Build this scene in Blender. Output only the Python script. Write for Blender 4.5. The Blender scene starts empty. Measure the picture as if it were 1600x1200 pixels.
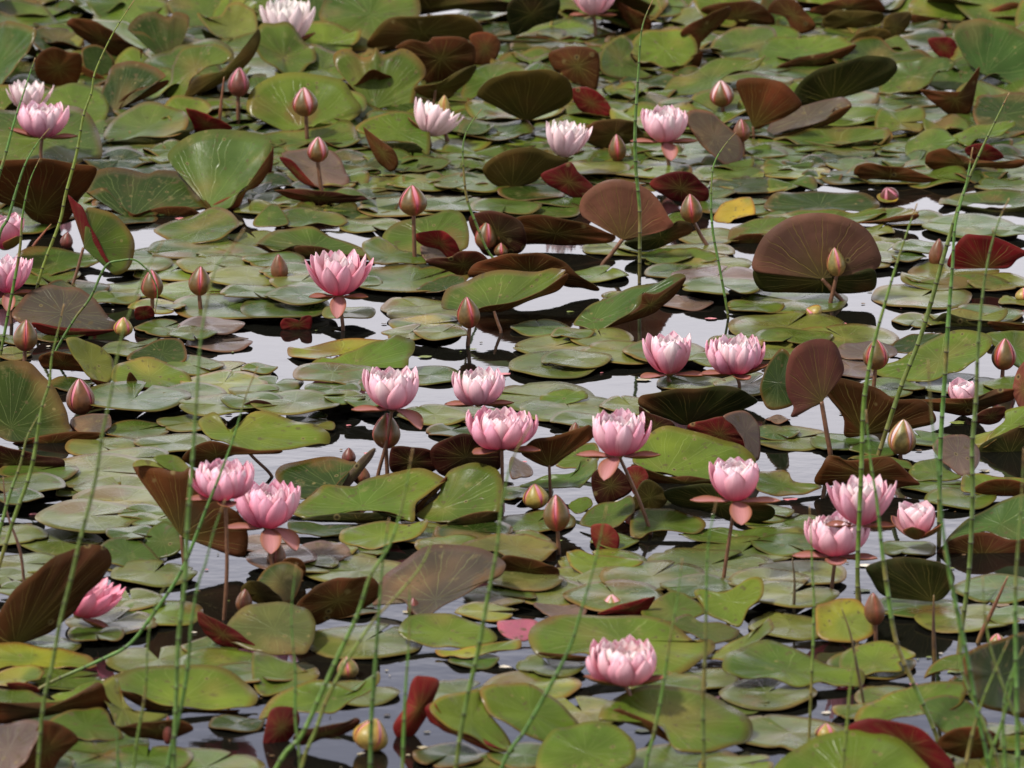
import bpy, math, random
from mathutils import Vector, Matrix, noise
random.seed(7)
C = bpy.context.scene.collection
R_ = math.radians
# ------------------------------------------------------------ camera model
CH, PITCH, HFOV = 2.65, R_(14.5), R_(8.65)
FPX = 800.0/math.tan(HFOV/2)
CAM = Vector((0, 0, CH))
FW = Vector((0, math.cos(PITCH), -math.sin(PITCH)))
RT = Vector((1, 0, 0))
UP = Vector((0, math.sin(PITCH), math.cos(PITCH)))
def ray(x, y):
    return (FW + RT*((x-800)/FPX) - UP*((y-600)/FPX)).normalized()
def G(x, y, z=0.0):                       # point of the water plane (or of a level above it) seen at a pixel
    d = ray(x, y); return CAM + d*((z-CH)/d.z)
def V(x, y, Y):                           # point at a given distance Y down the pond
    d = ray(x, y); return CAM + d*(Y/d.y)
def mpp(p):                               # metres per pixel at a point
    return (p-CAM).dot(FW)/FPX
# ------------------------------------------------------------ colours (linear albedo)
TOP = dict(g1=(.047,.070,.011), g2=(.068,.098,.012), g3=(.017,.030,.005), gb=(.044,.074,.016), gp=(.078,.090,.020),
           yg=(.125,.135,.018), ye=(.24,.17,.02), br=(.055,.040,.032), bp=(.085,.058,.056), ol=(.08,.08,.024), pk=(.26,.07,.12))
UND = dict(ub=(.060,.021,.007), ur=(.090,.007,.009), ug=(.020,.022,.006), uo=(.050,.036,.009), up=(.11,.035,.028),
           uf=(.105,.048,.036), ud=(.030,.008,.006), pk=(.5,.09,.18), br=(.085,.062,.05), bp=(.125,.085,.085))
WORD = dict(g1='olive green', g2='bright yellow-green', g3='dark green', gb='blue-green', gp='pale green', yg='yellowish', ye='yellow',
            br='purplish brown', bp='mauve grey', ol='olive', pk='pink', ub='rusty brown', ur='deep red', ug='dark green-brown', uo='olive brown',
            up='reddish purple', uf='purplish brown', ud='dark maroon')
# ------------------------------------------------------------ node helpers / materials
def mat(name):
    m = bpy.data.materials.new(name); m.use_nodes = True
    nt = m.node_tree; b = nt.nodes['Principled BSDF']; return m, nt, b
def N(nt, t, **k):
    n = nt.nodes.new(t)
    for a, v in k.items(): setattr(n, a, v)
    return n
def M(nt, op, a, b=None, c=None):
    n = nt.nodes.new('ShaderNodeMath'); n.operation = op
    for i, v in enumerate((a, b, c)):
        if v is None: continue
        if isinstance(v, (int, float)): n.inputs[i].default_value = v
        else: nt.links.new(v, n.inputs[i])
    return n.outputs[0]
def mixc(nt, fac, a, b, mode='MIX'):
    n = N(nt, 'ShaderNodeMix', data_type='RGBA', blend_type=mode)
    for s, v in ((n.inputs[0], fac), (n.inputs[6], a), (n.inputs[7], b)):
        if isinstance(v, (int, float)): s.default_value = v
        elif isinstance(v, tuple): s.default_value = (*v, 1)
        else: nt.links.new(v, s)
    return n.outputs[2]
def noise_n(nt, scale, detail=4, vec=None, rough=.55):
    n = N(nt, 'ShaderNodeTexNoise'); n.inputs['Scale'].default_value = scale
    n.inputs['Detail'].default_value = detail; n.inputs['Roughness'].default_value = rough
    if vec is not None: nt.links.new(vec, n.inputs['Vector'])
    return n.outputs['Fac']
def maprange(nt, v, a, b, c, d):
    n = N(nt, 'ShaderNodeMapRange'); nt.links.new(v, n.inputs[0])
    for i, x in enumerate((a, b, c, d)): n.inputs[i+1].default_value = x
    return n.outputs[0]
def leaf_material(name, under):
    m, nt, b = mat(name)
    col = N(nt, 'ShaderNodeAttribute', attribute_name='Col').outputs['Color']
    geo = N(nt, 'ShaderNodeNewGeometry').outputs['Position']
    uv = N(nt, 'ShaderNodeUVMap').outputs['UV']
    sp = N(nt, 'ShaderNodeSeparateXYZ'); nt.links.new(uv, sp.inputs[0])
    u, r = sp.outputs[0], sp.outputs[1]
    wob = noise_n(nt, 28, 2, geo)
    u2 = M(nt, 'ADD', u, M(nt, 'MULTIPLY', M(nt, 'SUBTRACT', wob, .5), .035))
    def veins(cnt, w, r0):
        a = M(nt, 'ABSOLUTE', M(nt, 'SUBTRACT', M(nt, 'FRACT', M(nt, 'MULTIPLY', u2, cnt)), .5))
        wid = M(nt, 'DIVIDE', w*cnt/14, M(nt, 'ADD', r, .12))
        l = M(nt, 'SUBTRACT', 1.0, M(nt, 'DIVIDE', a, wid)); l = M(nt, 'MAXIMUM', l, 0.0)
        return M(nt, 'MULTIPLY', l, maprange(nt, r, r0, r0+.25, 0, 1))
    v1 = veins(13, .028, -.3); v2 = veins(26, .013, .38)
    edge = maprange(nt, r, .8, .97, 1, 0)
    v = M(nt, 'MULTIPLY', M(nt, 'MINIMUM', M(nt, 'ADD', v1, v2), 1.0), edge)
    n1 = noise_n(nt, 14, 4, geo); n2 = noise_n(nt, 90, 3, geo); n3 = noise_n(nt, 5, 2, geo)
    c = mixc(nt, 1.0, col, mixc(nt, maprange(nt, n1, .3, .7, 0, 1), (.78, .8, .8), (1.2, 1.17, 1.1)), 'MULTIPLY')
    c = mixc(nt, 1.0, c, mixc(nt, maprange(nt, n3, .35, .65, 0, 1), (.66, .78, .8), (1.25, 1.16, 1.0)), 'MULTIPLY')
    if under:
        c = mixc(nt, M(nt, 'MULTIPLY', maprange(nt, r, .05, .62, 1, 0), .55), c, (.06, .062, .012))
        c = mixc(nt, M(nt, 'MULTIPLY', v, maprange(nt, r, .3, 1, .7, .4)), c, (.26, .20, .05))
        c = mixc(nt, M(nt, 'MULTIPLY', maprange(nt, n2, .45, .65, 0, 1), .18), c, (.05, .03, .015))
    else:
        c = mixc(nt, M(nt, 'MULTIPLY', v, .22), c, (.25, .30, .10))
        # brown freckles and dusty scurf of real pads
        c = mixc(nt, M(nt, 'MULTIPLY', maprange(nt, n2, .62, .67, 0, 1), .75), c, (.06, .045, .02))
        n4 = noise_n(nt, 33, 5, geo, .7)
        c = mixc(nt, M(nt, 'MULTIPLY', maprange(nt, n4, .60, .72, 0, 1), .35), c, (.2, .16, .07))
    vo = N(nt, 'ShaderNodeTexVoronoi'); vo.inputs['Scale'].default_value = 62 if not under else 40; nt.links.new(geo, vo.inputs['Vector'])
    vc = N(nt, 'ShaderNodeSeparateColor'); nt.links.new(vo.outputs['Color'], vc.inputs[0])
    d = M(nt, 'ADD', vo.outputs['Distance'], M(nt, 'MULTIPLY', n2, .12))
    pick = M(nt, 'GREATER_THAN', vc.outputs[0], .80)
    c = mixc(nt, M(nt, 'MULTIPLY', M(nt, 'MULTIPLY', pick, maprange(nt, d, .22, .30, 1, 0)), .5), c, (.19, .15, .06))
    c = mixc(nt, M(nt, 'MULTIPLY', M(nt, 'MULTIPLY', pick, maprange(nt, d, .15, .20, 1, 0)), .9), c, (.018, .012, .006))
    lp = N(nt, 'ShaderNodeTexVoronoi'); lp.inputs['Scale'].default_value = 9; nt.links.new(geo, lp.inputs['Vector'])
    lc = N(nt, 'ShaderNodeSeparateColor'); nt.links.new(lp.outputs['Color'], lc.inputs[0])
    ld = M(nt, 'ADD', lp.outputs['Distance'], M(nt, 'MULTIPLY', noise_n(nt, 45, 4, geo, .7), .45))
    c = mixc(nt, M(nt, 'MULTIPLY', M(nt, 'MULTIPLY', M(nt, 'GREATER_THAN', lc.outputs[1], .70), maprange(nt, ld, .42, .56, 1, 0)), .65), c, (.10, .05, .018) if not under else (.03, .02, .01))
    nt.links.new(c, b.inputs['Base Color'])
    rr = maprange(nt, n1, .3, .7,   .22 if not under else .4, .38 if not under else .6)
    nt.links.new(rr, b.inputs['Roughness'])
    b.inputs['Specular IOR Level'].default_value = .13 if not under else .06
    bp = N(nt, 'ShaderNodeBump'); bp.inputs['Strength'].default_value = .35 if not under else .5
    bp.inputs['Distance'].default_value = .0015
    hgt = M(nt, 'ADD', M(nt, 'MULTIPLY', v, -.7 if not under else 1.7), M(nt, 'MULTIPLY', noise_n(nt, 60, 3, geo), 1.2))
    nt.links.new(hgt, bp.inputs['Height']); nt.links.new(bp.outputs[0], b.inputs['Normal'])
    return m
def petal_material():
    m, nt, b = mat('petal')
    col = N(nt, 'ShaderNodeAttribute', attribute_name='Col').outputs['Color']
    oi = N(nt, 'ShaderNodeObjectInfo')
    tc = N(nt, 'ShaderNodeUVMap').outputs['UV']
    mp = N(nt, 'ShaderNodeMapping'); nt.links.new(tc, mp.inputs[0]); mp.inputs['Scale'].default_value = (26, 1.6, 1)
    st = noise_n(nt, 1.0, 2, mp.outputs[0])
    c = mixc(nt, 1.0, col, oi.outputs['Color'], 'MULTIPLY')
    c = mixc(nt, M(nt, 'SUBTRACT', 1.0, oi.outputs['Alpha']), c, (.96, .95, .91))
    c = mixc(nt, 1.0, c, mixc(nt, maprange(nt, st, .3, .7, 0, 1), (.9, .8, .86), (1.04, 1.08, 1.06)), 'MULTIPLY')
    nt.links.new(c, b.inputs['Base Color']); b.inputs['Roughness'].default_value = .55
    b.inputs['Specular IOR Level'].default_value = .25
    tr = N(nt, 'ShaderNodeBsdfTranslucent'); nt.links.new(c, tr.inputs[0])
    ms = N(nt, 'ShaderNodeMixShader'); ms.inputs[0].default_value = .35
    nt.links.new(b.outputs[0], ms.inputs[1]); nt.links.new(tr.outputs[0], ms.inputs[2])
    nt.links.new(ms.outputs[0], nt.nodes['Material Output'].inputs[0])
    return m
def col_material(name, rough, spec=.4, ns=120, amt=.3):
    m, nt, b = mat(name)
    col = N(nt, 'ShaderNodeAttribute', attribute_name='Col').outputs['Color']
    geo = N(nt, 'ShaderNodeNewGeometry').outputs['Position']
    n = noise_n(nt, ns, 4, geo)
    c = mixc(nt, 1.0, col, mixc(nt, maprange(nt, n, .3, .7, 0, 1), (1-amt,)*3, (1+amt,)*3), 'MULTIPLY')
    nt.links.new(c, b.inputs['Base Color']); b.inputs['Roughness'].default_value = rough
    b.inputs['Specular IOR Level'].default_value = spec
    return m
MT, MU = leaf_material('pad_top', False), leaf_material('pad_underside', True)
MP, MS, MB_ = petal_material(), col_material('stem_skin', .45), col_material('bud_skin', .42, .4, 200, .25)
# ------------------------------------------------------------ mesh helper
def link(name, vs, fs, cols, uvs, mats, fm=None, parent=None, smooth=True):
    me = bpy.data.meshes.new(name); me.from_pydata([tuple(v) for v in vs], [], fs)
    for m in mats: me.materials.append(m)
    if fm: me.polygons.foreach_set('material_index', fm)
    a = me.color_attributes.new('Col', 'FLOAT_COLOR', 'POINT')
    a.data.foreach_set('color', [x for c in cols for x in (c[0], c[1], c[2], 1.0)])
    if uvs:
        ul = me.uv_layers.new(name='UVMap'); dat = []
        for p in me.polygons:
            us = [uvs[i] for i in p.vertices]
            hi = max(q[0] for q in us)
            for q in us:
                uu = q[0]+1.0 if hi-q[0] > .5 else q[0]
                dat += [uu, q[1]]
        ul.data.foreach_set('uv', dat)
    if smooth: me.polygons.foreach_set('use_smooth', [True]*len(me.polygons))
    me.update()
    o = bpy.data.objects.new(name, me); C.objects.link(o)
    if parent: o.parent = parent
    return o
def tag(o, label, cat, group=None):
    o['label'] = label; o['category'] = cat
    if group: o['group'] = group
def cr_closed(P, n):
    out = []; m = len(P)
    for k in range(n):
        t = k*m/n; i = int(t); f = t-i
        a, b, c, d = P[(i-1) % m], P[i % m], P[(i+1) % m], P[(i+2) % m]
        out.append(tuple(.5*(2*b[j]+(c[j]-a[j])*f+(2*a[j]-5*b[j]+4*c[j]-d[j])*f*f+(3*b[j]-a[j]-3*c[j]+d[j])*f**3) for j in range(len(b))))
    return out
def cr_open(P, n):
    out = []; m = len(P)-1
    for k in range(n+1):
        t = min(k*m/n, m-1e-6); i = int(t); f = t-i
        a, b, c, d = P[max(i-1, 0)], P[i], P[i+1], P[min(i+2, m)]
        out.append(Vector([.5*(2*b[j]+(c[j]-a[j])*f+(2*a[j]-5*b[j]+4*c[j]-d[j])*f*f+(3*b[j]-a[j]-3*c[j]+d[j])*f**3) for j in range(3)]))
    return out
def pts(s): return [tuple(float(q) for q in p.split(',')) for p in s.split()]
def lum(c, k): return tuple(x*k for x in c)
def mixt(a, b, f): return tuple(x+(y-x)*f for x, y in zip(a, b))
# ------------------------------------------------------------ one leaf blade from rim + hub
THK = .0012
def blade(name, rim, hub, n, cup, front, tc, uc, closed=True, parent=None, rip=.03, K=7, disp=None, size=.1, seed=0, slope=None):
    """rim: list of 3D points; n: unit normal of the face whose colour is `front` ('T' or 'B')."""
    Nn = len(rim); vs = []; uv = []; cols = []; rng = random.Random(seed)
    k1, k2, p1, p2 = rng.randint(3, 5), rng.randint(6, 9), rng.uniform(0, 6.3), rng.uniform(0, 6.3)
    redrim = rng.uniform(.2, .9)
    def sheet(off, kind):
        base = len(vs)
        c0 = tc if kind == 'T' else uc
        for k in range(K+1):
            r = k/K
            for i in range(Nn):
                th = 2*math.pi*i/Nn
                p = hub + (rim[i]-hub)*r
                d = -cup*(1-r*r) + rip*size*r*r*(.6*math.sin(k1*th+p1)+.4*math.sin(k2*th+p2))
                if slope: p = slope(p, r, i/Nn)
                p = p + n*(d+off)
                vs.append(p); uv.append((i/(Nn if closed else Nn-1), r))
                nz = noise.noise(p*16+Vector((seed, 0, 0)))
                c = mixt(c0, (.20, .11, .05) if kind == 'T' else (.2, .05, .03), max(0, nz-.15)*.65)
                c = lum(c, 1+.25*noise.noise(p*30))
                if c0 is TOP['ye'] or c0 is TOP['yg']: c = mixt(c, (.075, .10, .02), min(1, max(0, noise.noise(p*22+Vector((3, seed, 0)))*2.6+.25))); c = mixt(c, (.22, .09, .02), max(0, r-.8)*2.2)
                if kind == 'T': c = mixt(c, (.17, .06, .03), redrim*max(0, (r-.9)/.1)*.6)
                cols.append(c)
        return base
    other = 'B' if front == 'T' else 'T'
    b0 = sheet(0, front); b1 = sheet(-THK, other)
    fs = []; fm = []
    rg = range(Nn) if closed else range(Nn-1)
    mf, mo = (0, 1) if front == 'T' else (1, 0)
    for k in range(K):
        for i in rg:
            j = (i+1) % Nn
            q = (b0+k*Nn+i, b0+(k+1)*Nn+i, b0+(k+1)*Nn+j, b0+k*Nn+j)
            if k == 0: q = (q[0], q[1], q[2])
            fs.append(q); fm.append(mf)
            q = (b1+k*Nn+j, b1+(k+1)*Nn+j, b1+(k+1)*Nn+i, b1+k*Nn+i)
            if k == 0: q = (q[0], q[1], q[2])
            fs.append(q); fm.append(mo)
    for i in rg:
        j = (i+1) % Nn
        fs.append((b0+K*Nn+i, b1+K*Nn+i, b1+K*Nn+j, b0+K*Nn+j)); fm.append(1)
    if not closed:
        for k in range(K):
            for i in (0, Nn-1):
                fs.append((b0+k*Nn+i, b0+(k+1)*Nn+i, b1+(k+1)*Nn+i, b1+k*Nn+i)); fm.append(1)
    return link(name, vs, fs, cols, uv, [MT, MU], fm, parent)
# ------------------------------------------------------------ tubes
def tube(name, path, rad, col, parent=None, nodes=None, sides=9, m=None, seg=None):
    P = cr_open(path, seg or max(8, 5*len(path)))
    if nodes:                                    # jointed stem: extra rings round every dark joint
        L = [0.0]
        for a, b in zip(P, P[1:]): L.append(L[-1]+(b-a).length)
        marks = [(0, 0)]; s = nodes*.6
        rng = random.Random(len(P)+int(L[-1]*1e4))
        while s < L[-1]-.006:
            marks += [(s-.0014, 0), (s-.0007, 1), (s+.0007, 1), (s+.0014, 0)]; s += nodes*rng.uniform(.75, 1.25)
        marks.append((L[-1], 0))
        Q = []; T = []; tot = L[-1]
        ss = sorted(set([(round(x, 5), k) for x, k in marks]+[(round(x, 5), 0) for x in L[1:-1]
                    if all(abs(x-y) > .003 for y, _ in marks)]))
        for s, k in ss:
            s = min(max(s, 0), tot); i = 0
            while i < len(L)-2 and L[i+1] < s: i += 1
            f = (s-L[i])/max(1e-6, L[i+1]-L[i]); Q.append(P[i].lerp(P[i+1], f)); T.append((s/tot, k))
        P = Q
    else: T = [(i/(len(P)-1), 0) for i in range(len(P))]
    vs = []; cols = []; fs = []
    x = Vector((1, 0, 0))
    for i, p in enumerate(P):
        d = (P[min(i+1, len(P)-1)]-P[max(i-1, 0)]).normalized()
        if abs(d.dot(x)) > .95: x = Vector((0, 1, 0))
        x = (x-d*x.dot(d)).normalized(); y = d.cross(x)
        t, k = T[i]; r = rad(t)*(1.1 if k else 1.0); c = col(t) if callable(col) else col
        if k: c = (.03, .022, .012)
        for s in range(sides):
            a = 2*math.pi*s/sides
            vs.append(p+(x*math.cos(a)+y*math.sin(a))*r); cols.append(c)
    n = len(P)
    for i in range(n-1):
        for s in range(sides):
            a, b = i*sides+s, i*sides+(s+1) % sides
            fs.append((a, b, b+sides, a+sides))
    fs.append(tuple(range(sides))[::-1]); fs.append(tuple(range((n-1)*sides, n*sides)))
    return link(name, vs, fs, cols, None, [m or MS], None, parent)
STALK = (.14, .065, .035)
def stalk(name, top, base, r, parent, col=STALK, sag=0.0):
    b = base.copy(); b.z = -.03
    mid = top.lerp(base, .55); mid.x += sag
    return tube(name, [top, mid, base, b], lambda t: r*(.9+.2*t), lambda t: mixt(col, lum(col, .7), t), parent)
THINGS = []        # (object, px, py, words) for labelling
PADG = 'water lily pads crowding the pond'
# ------------------------------------------------------------ pads traced as raised shapes, each on its own plane
def plane_of(P, s, th=None, cap=None):
    n = len(P); A = cx = cy = 0
    for i in range(n):
        x0, y0 = P[i]; x1, y1 = P[(i+1) % n]; w = x0*y1-x1*y0
        A += w; cx += (x0+x1)*w; cy += (y0+y1)*w
    A /= 2; cx /= 6*A; cy /= 6*A
    sxx = syy = sxy = 0
    for i in range(n):
        x0, y0 = P[i][0]-cx, P[i][1]-cy; x1, y1 = P[(i+1) % n][0]-cx, P[(i+1) % n][1]-cy; w = x0*y1-x1*y0
        sxx += w*(x0*x0+x0*x1+x1*x1)/12; syy += w*(y0*y0+y0*y1+y1*y1)/12; sxy += w*(x0*y1+2*x0*y0+2*x1*y1+x1*y0)/24
    sxx /= A; syy /= A; sxy /= A
    tr, df = (sxx+syy)/2, math.hypot((sxx-syy)/2, sxy)
    l1, l2 = tr+df, max(tr-df, 1e-3)
    ang = .5*math.atan2(2*sxy, sxx-syy)              # major axis, pixel space (y down)
    mx, my = -math.sin(ang), math.cos(ang)
    if my > 0: mx, my = -mx, -my                      # minor axis pointing up in the picture
    ratio = min(.97, math.sqrt(l2/l1))
    t = math.acos(ratio) if th is None else R_(th)
    t = min(t, R_(cap if cap else (73 if s > 0 else 48)))
    m3 = RT*mx + UP*(-my)
    return (cx, cy), (-FW*math.cos(t) + m3*math.sin(t)*s).normalized(), math.sqrt(l1)*2
POLY = []
def inside(x, y, P):
    c = False; j = len(P)-1
    for i in range(len(P)):
        if (P[i][1] > y) != (P[j][1] > y) and x < (P[j][0]-P[i][0])*(y-P[i][1])/(P[j][1]-P[i][1])+P[i][0]: c = not c
        j = i
    return c
def hides(x, y, w, h):
    return any(m < y+4 and any(inside(x+a*w, y-b*h, P) for a, b in ((0, 1), (.33, .8), (-.33, .8), (0, .4), (.42, .3), (-.42, .3))) for P, m in POLY)
def raised(side, col, outline, hub=None, cup=None, s=None, z0=.006, foot=None, th=None, folds=(), other=None, label=None, words=None,
           rip=.045, near=None, pos=None, name=None, cap=None, sr=None):
    P = pts(outline); POLY.append((P, max(p[1] for p in P))); s = s or (1 if side == 'T' else -1)
    (cx, cy), n, sz = plane_of(P, s, th, cap)
    hx, hy = pts(hub)[0] if hub else (cx, cy)
    S = cr_closed(P, 72)
    d0 = ray(cx, cy)
    def kk(x, y):
        d = ray(x, y); return d * (d0.dot(n)/d.dot(n))
    ks = [kk(x, y) for x, y in S]
    if pos is not None:  # child: through a given point
        q, (qx, qy) = pos; k = kk(qx, qy); t = (q-CAM).length/k.length - .003
    elif foot:
        fx, fy = pts(foot)[0]; Y = G(fx, fy).y; t = Y/kk(hx, hy).y
    else:
        t = (CH-z0)/max(-k.z for k in ks)
    rim = [CAM+k*t for k in ks]; h = CAM+kk(hx, hy)*t
    size = sz*mpp(h)
    if cup is None: cup = .06 if side == 'T' else -.05
    tc = TOP[col] if col in TOP and side == 'T' else TOP.get(other or 'g1', TOP['g1'])
    uc = UND[col] if side == 'B' else UND.get(other or 'ub', UND['ub'])
    o = blade(name or 'lily_pad', rim, h, n, cup*size, side, tc, uc, True, near, rip, size=size, seed=int(cx*7+cy))
    for f in folds:
        fp = pts(f[2]); best = min(((a[0]-b[0])**2+(a[1]-b[1])**2, a, i) for a in fp for i, b in enumerate(S))
        kw = dict(th=35, rip=.015); kw.update(f[3] if len(f) > 3 else {})
        raised(f[0], f[1], f[2], near=o, pos=(rim[best[2]], best[1]), name='folded_rim', **kw)
    if foot:
        fx, fy = pts(foot)[0]; top = h - n*(cup*size+.002)
        stalk('leaf_stalk', top, G(fx, fy), (sr or 2.6)*mpp(h), o)
    if near is None:
        w = words or ('%s raised pad' % WORD[col] if side == 'T' else '%s pad underside' % WORD[col])
        THINGS.append((o, cx, cy, w, label, sz*2, max(p[1] for p in P)))
    return o
# ------------------------------------------------------------ pads lying on the water (or low saucers)
FL = []
def pad(x, y, w, notch=270, col='g1', rise=0.0, tilt=None, taz=90, z=None, und='ub', slit=None, wave=.1, label=None, ell=None, foot=False):
    rng = random.Random(int(x*13+y*7))
    c = G(x, y, z or .0); m = mpp(c); R = w*m/2
    if z is None:
        z = .004
        for (q, r, zz) in FL:
            if math.hypot(q.x-c.x, q.y-c.y) < (r+R)*.92: z = max(z, zz+.0034)
        z = min(z, .027)
        FL.append((c.copy(), R, z))
    c = G(x, y, z)
    if tilt is None: tilt = rng.uniform(0, 1.0); taz = rng.choice([90, 60, 120, rng.uniform(0, 360)])
    slit = slit if slit is not None else rng.choice((rng.uniform(.8, 3), rng.uniform(.8, 3), rng.uniform(3, 9)))
    if notch == 90: notch = rng.uniform(0, 360)
    a0 = R_(notch); dl = R_(slit)
    ell = ell or rng.uniform(.9, 1.0); ea = rng.uniform(0, 3.14)
    k1, k2, p1, p2, kw, pw = 2, rng.randint(5, 8), rng.uniform(0, 6), rng.uniform(0, 6), rng.randint(3, 6), rng.uniform(0, 6)
    bites = [(rng.uniform(0, 6.28), rng.uniform(.04, .16), rng.uniform(.06, .14)) for _ in range(rng.choice((0, 0, 1, 2)))]
    rim = []; NN = 60; rs = rise*m
    tx, ty = math.cos(R_(taz)), math.sin(R_(taz)); tt = math.tan(R_(tilt))
    lift = R*tt if tilt > 2 else 0
    hub = c + Vector((0, 0, lift))
    rd = 1-.18*min(1, (rs/R)**2)
    for i in range(NN):
        f = i/(NN-1); th = a0+dl+f*(2*math.pi-2*dl)
        e = min(f, 1-f)*(2*math.pi)
        r = R*rd*(1+.02*math.sin(k1*th+p1)+.012*math.sin(k2*th+p2))
        r *= (1-.10*math.exp(-(e/.10)**2))
        for ba, bd, bw in bites: r *= 1-bd*math.exp(-((((th-ba+3.1416) % 6.2832)-3.1416)/bw)**2)
        ca, sa = math.cos(th-ea), math.sin(th-ea)
        X, Y = r*(ca*math.cos(ea)-sa*ell*math.sin(ea)), r*(ca*math.sin(ea)+sa*ell*math.cos(ea))
        h = rs*(1+wave*3*math.sin(kw*th+pw)) + .0024*math.sin(3*th+p2)*(1 if tilt < 2 else 3) + (X*tx+Y*ty)*tt
        if f < .5: h += .0018*math.exp(-(e/.5)**2)
        rim.append(hub+Vector((X, Y, h)))
    def slope(p, r, f): return p
    def prof(p, r, f):
        # saucer: rim height follows r^2.2 instead of a cone
        dz = (p.z-hub.z); return Vector((p.x, p.y, hub.z+dz*(r**1.2 if rs > 0 else 1)))
    if tilt > 2: prof = slope
    o = blade('lily_pad', rim, hub, Vector((0, 0, 1)), 0, 'T', TOP[col], UND[und], False, None, .004, K=6, size=R*2, seed=int(x*3+y), slope=prof)
    o['flat'] = 1
    if foot: stalk('leaf_stalk', hub-Vector((0, 0, .002)), Vector((hub.x, hub.y+.01, 0)), 2.5*m, o)
    if rise > 6: wd = 'saucer-shaped %s pad' % WORD[col]
    elif tilt > 4: wd = 'tilted %s pad' % WORD[col]
    else: wd = 'flat %s pad' % WORD[col]
    THINGS.append((o, x, y, wd, label, w, y+w*.13))
    return o
# ------------------------------------------------------------ flowers
def petal_mesh(L, W, a0, a1, cb, ct, seed, sepal=None, tipw=.0, bend=1.0, r0=.007):
    """one cupped petal growing from the axis along +X, curling upwards; returned as mesh data"""
    rng = random.Random(seed); nu, nv = 6, 11; vs = []; cols = []; uv = []; fs = []; fm = []
    cl = [Vector((r0, 0, 0))]; ds = []
    for k in range(nv):
        t = k/(nv-1); a = R_(a0+(a1-a0)*t**bend); ds.append(Vector((math.cos(a), 0, math.sin(a))))
        if k: cl.append(cl[-1]+(ds[k]+ds[k-1]).normalized()*(L/(nv-1)))
    skew = rng.uniform(-.12, .12)
    def sheet(off, colf):
        b = len(vs)
        for k in range(nv):
            t = k/(nv-1)
            w = W*.55*((.34+.66*math.sin(math.pi/2*t/.56)) if t < .56 else max(.04, (1-((t-.56)/.44)**1.8)**.72))
            nrm = Vector((-ds[k].z, 0, ds[k].x))
            for u in range(nu+1):
                q = (u/nu-.5)*2
                cup = (q*q)*w*.55*(.5+.5*math.sin(math.pi*min(1, t*1.1)))
                if off: cup += 0
                wav = .0006*math.sin(q*5+seed)*t
                vs.append(cl[k]+Vector((0, q*w+skew*L*t*t*.3, 0))+nrm*(cup+wav+off))
                cols.append(colf(t, q)); uv.append((q*.5+.5, t*.99))
        return b
    if sepal:
        b0 = sheet(0.0, lambda t, q: mixt(sepal[0], sepal[1], abs(q)**2)); b1 = sheet(-.0011, lambda t, q: mixt(sepal[2], sepal[3], max(abs(q)**3, (1-t)**2*.4)))
    else:
        f = lambda t, q: mixt(cb, ct, min(1, max(0, (t-.16)/.72)**.95*(1.06-.25*q*q)))
        b0 = sheet(0.0, f); b1 = sheet(-.0006, f)
    for k in range(nv-1):
        for u in range(nu):
            a = b0+k*(nu+1)+u; fs.append((a, a+1, a+nu+2, a+nu+1))
            a = b1+k*(nu+1)+u; fs.append((a+nu+1, a+nu+2, a+1, a))
    for k in range(nv-1):
        for u in (0, nu):
            a, c = b0+k*(nu+1)+u, b1+k*(nu+1)+u; fs.append((a, a+nu+1, c+nu+1, c))
    o = link('petal', vs, fs, cols, uv, [MP]); me = o.data; bpy.data.objects.remove(o); return me
DP, MPk, LP, WH = (.80, .07, .19), (.88, .24, .39), (.95, .66, .74), (.97, .93, .91)
# layer: n, a0, a1, L, W
KINDS = {
 'cup':    [(14, 10, 103, .069, .0215), (14, 25, 102, .067, .021), (12, 40, 101, .062, .021), (11, 58, 102, .053, .021), (8, 72, 104, .046, .017)],
 'bowl':   [(16, 2, 111, .067, .0200), (15, 17, 109, .064, .020), (14, 34, 107, .059, .0195), (12, 54, 106, .050, .020), (9, 70, 106, .043, .017)],
 'goblet': [(10, 22, 99, .071, .025), (10, 38, 99, .069, .025), (9, 56, 99, .062, .024), (8, 70, 100, .055, .02)],
 'spread': [(11, 14, 86, .072, .023), (10, 30, 92, .069, .024), (10, 48, 95, .062, .023), (9, 64, 97, .054, .019), (7, 76, 98, .046, .015)],
 'star':   [(6, 20, 60, .074, .021), (8, 38, 86, .072, .024), (9, 56, 90, .064, .022), (8, 70, 94, .056, .018)],
 'tight':  [(5, 58, 98, .066, .032), (5, 70, 99, .064, .03), (5, 78, 98, .058, .024)],
}
BEND = dict(cup=.66, bowl=.85, goblet=.55, spread=.7, star=.7, tight=.7)
HR = dict(cup=.64, bowl=.60, goblet=.78, spread=.66, star=.68, tight=.9)
EXT = {}
LIB = {}
for kn, layers in KINDS.items():
    LIB[kn] = []
    for li, (n, a0, a1, L, W) in enumerate(layers):
        f = li/(len(layers)-1)
        cb = mixt(DP, MPk, f*.9); ct = mixt(MPk if f < .01 else LP, WH, f)
        if f < .01: ct = LP
        elif f < .3: ct = mixt(LP, WH, .5)
        else: ct = WH  # tips pale by nature, whitened further for light on the flower tops
        LIB[kn].append((n, [petal_mesh(L*k, W, a0+da, a1+da*.6, cb, ct, 10*li+j, bend=BEND[kn]) for j, (k, da) in enumerate(((1, 0), (.94, 5), (1.03, -5)))]))
SC = ((.54, .25, .25), (.28, .11, .05), (.12, .105, .025), (.28, .10, .04))       # inside, inside edge, outside, outside edge
SEP = [petal_mesh(.044, .022, a0, a1, None, None, 70+j, sepal=SC) for j, (a0, a1) in enumerate(((-12, 26), (4, 48), (-16, -52), (34, 80)))]
STM = None
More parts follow.
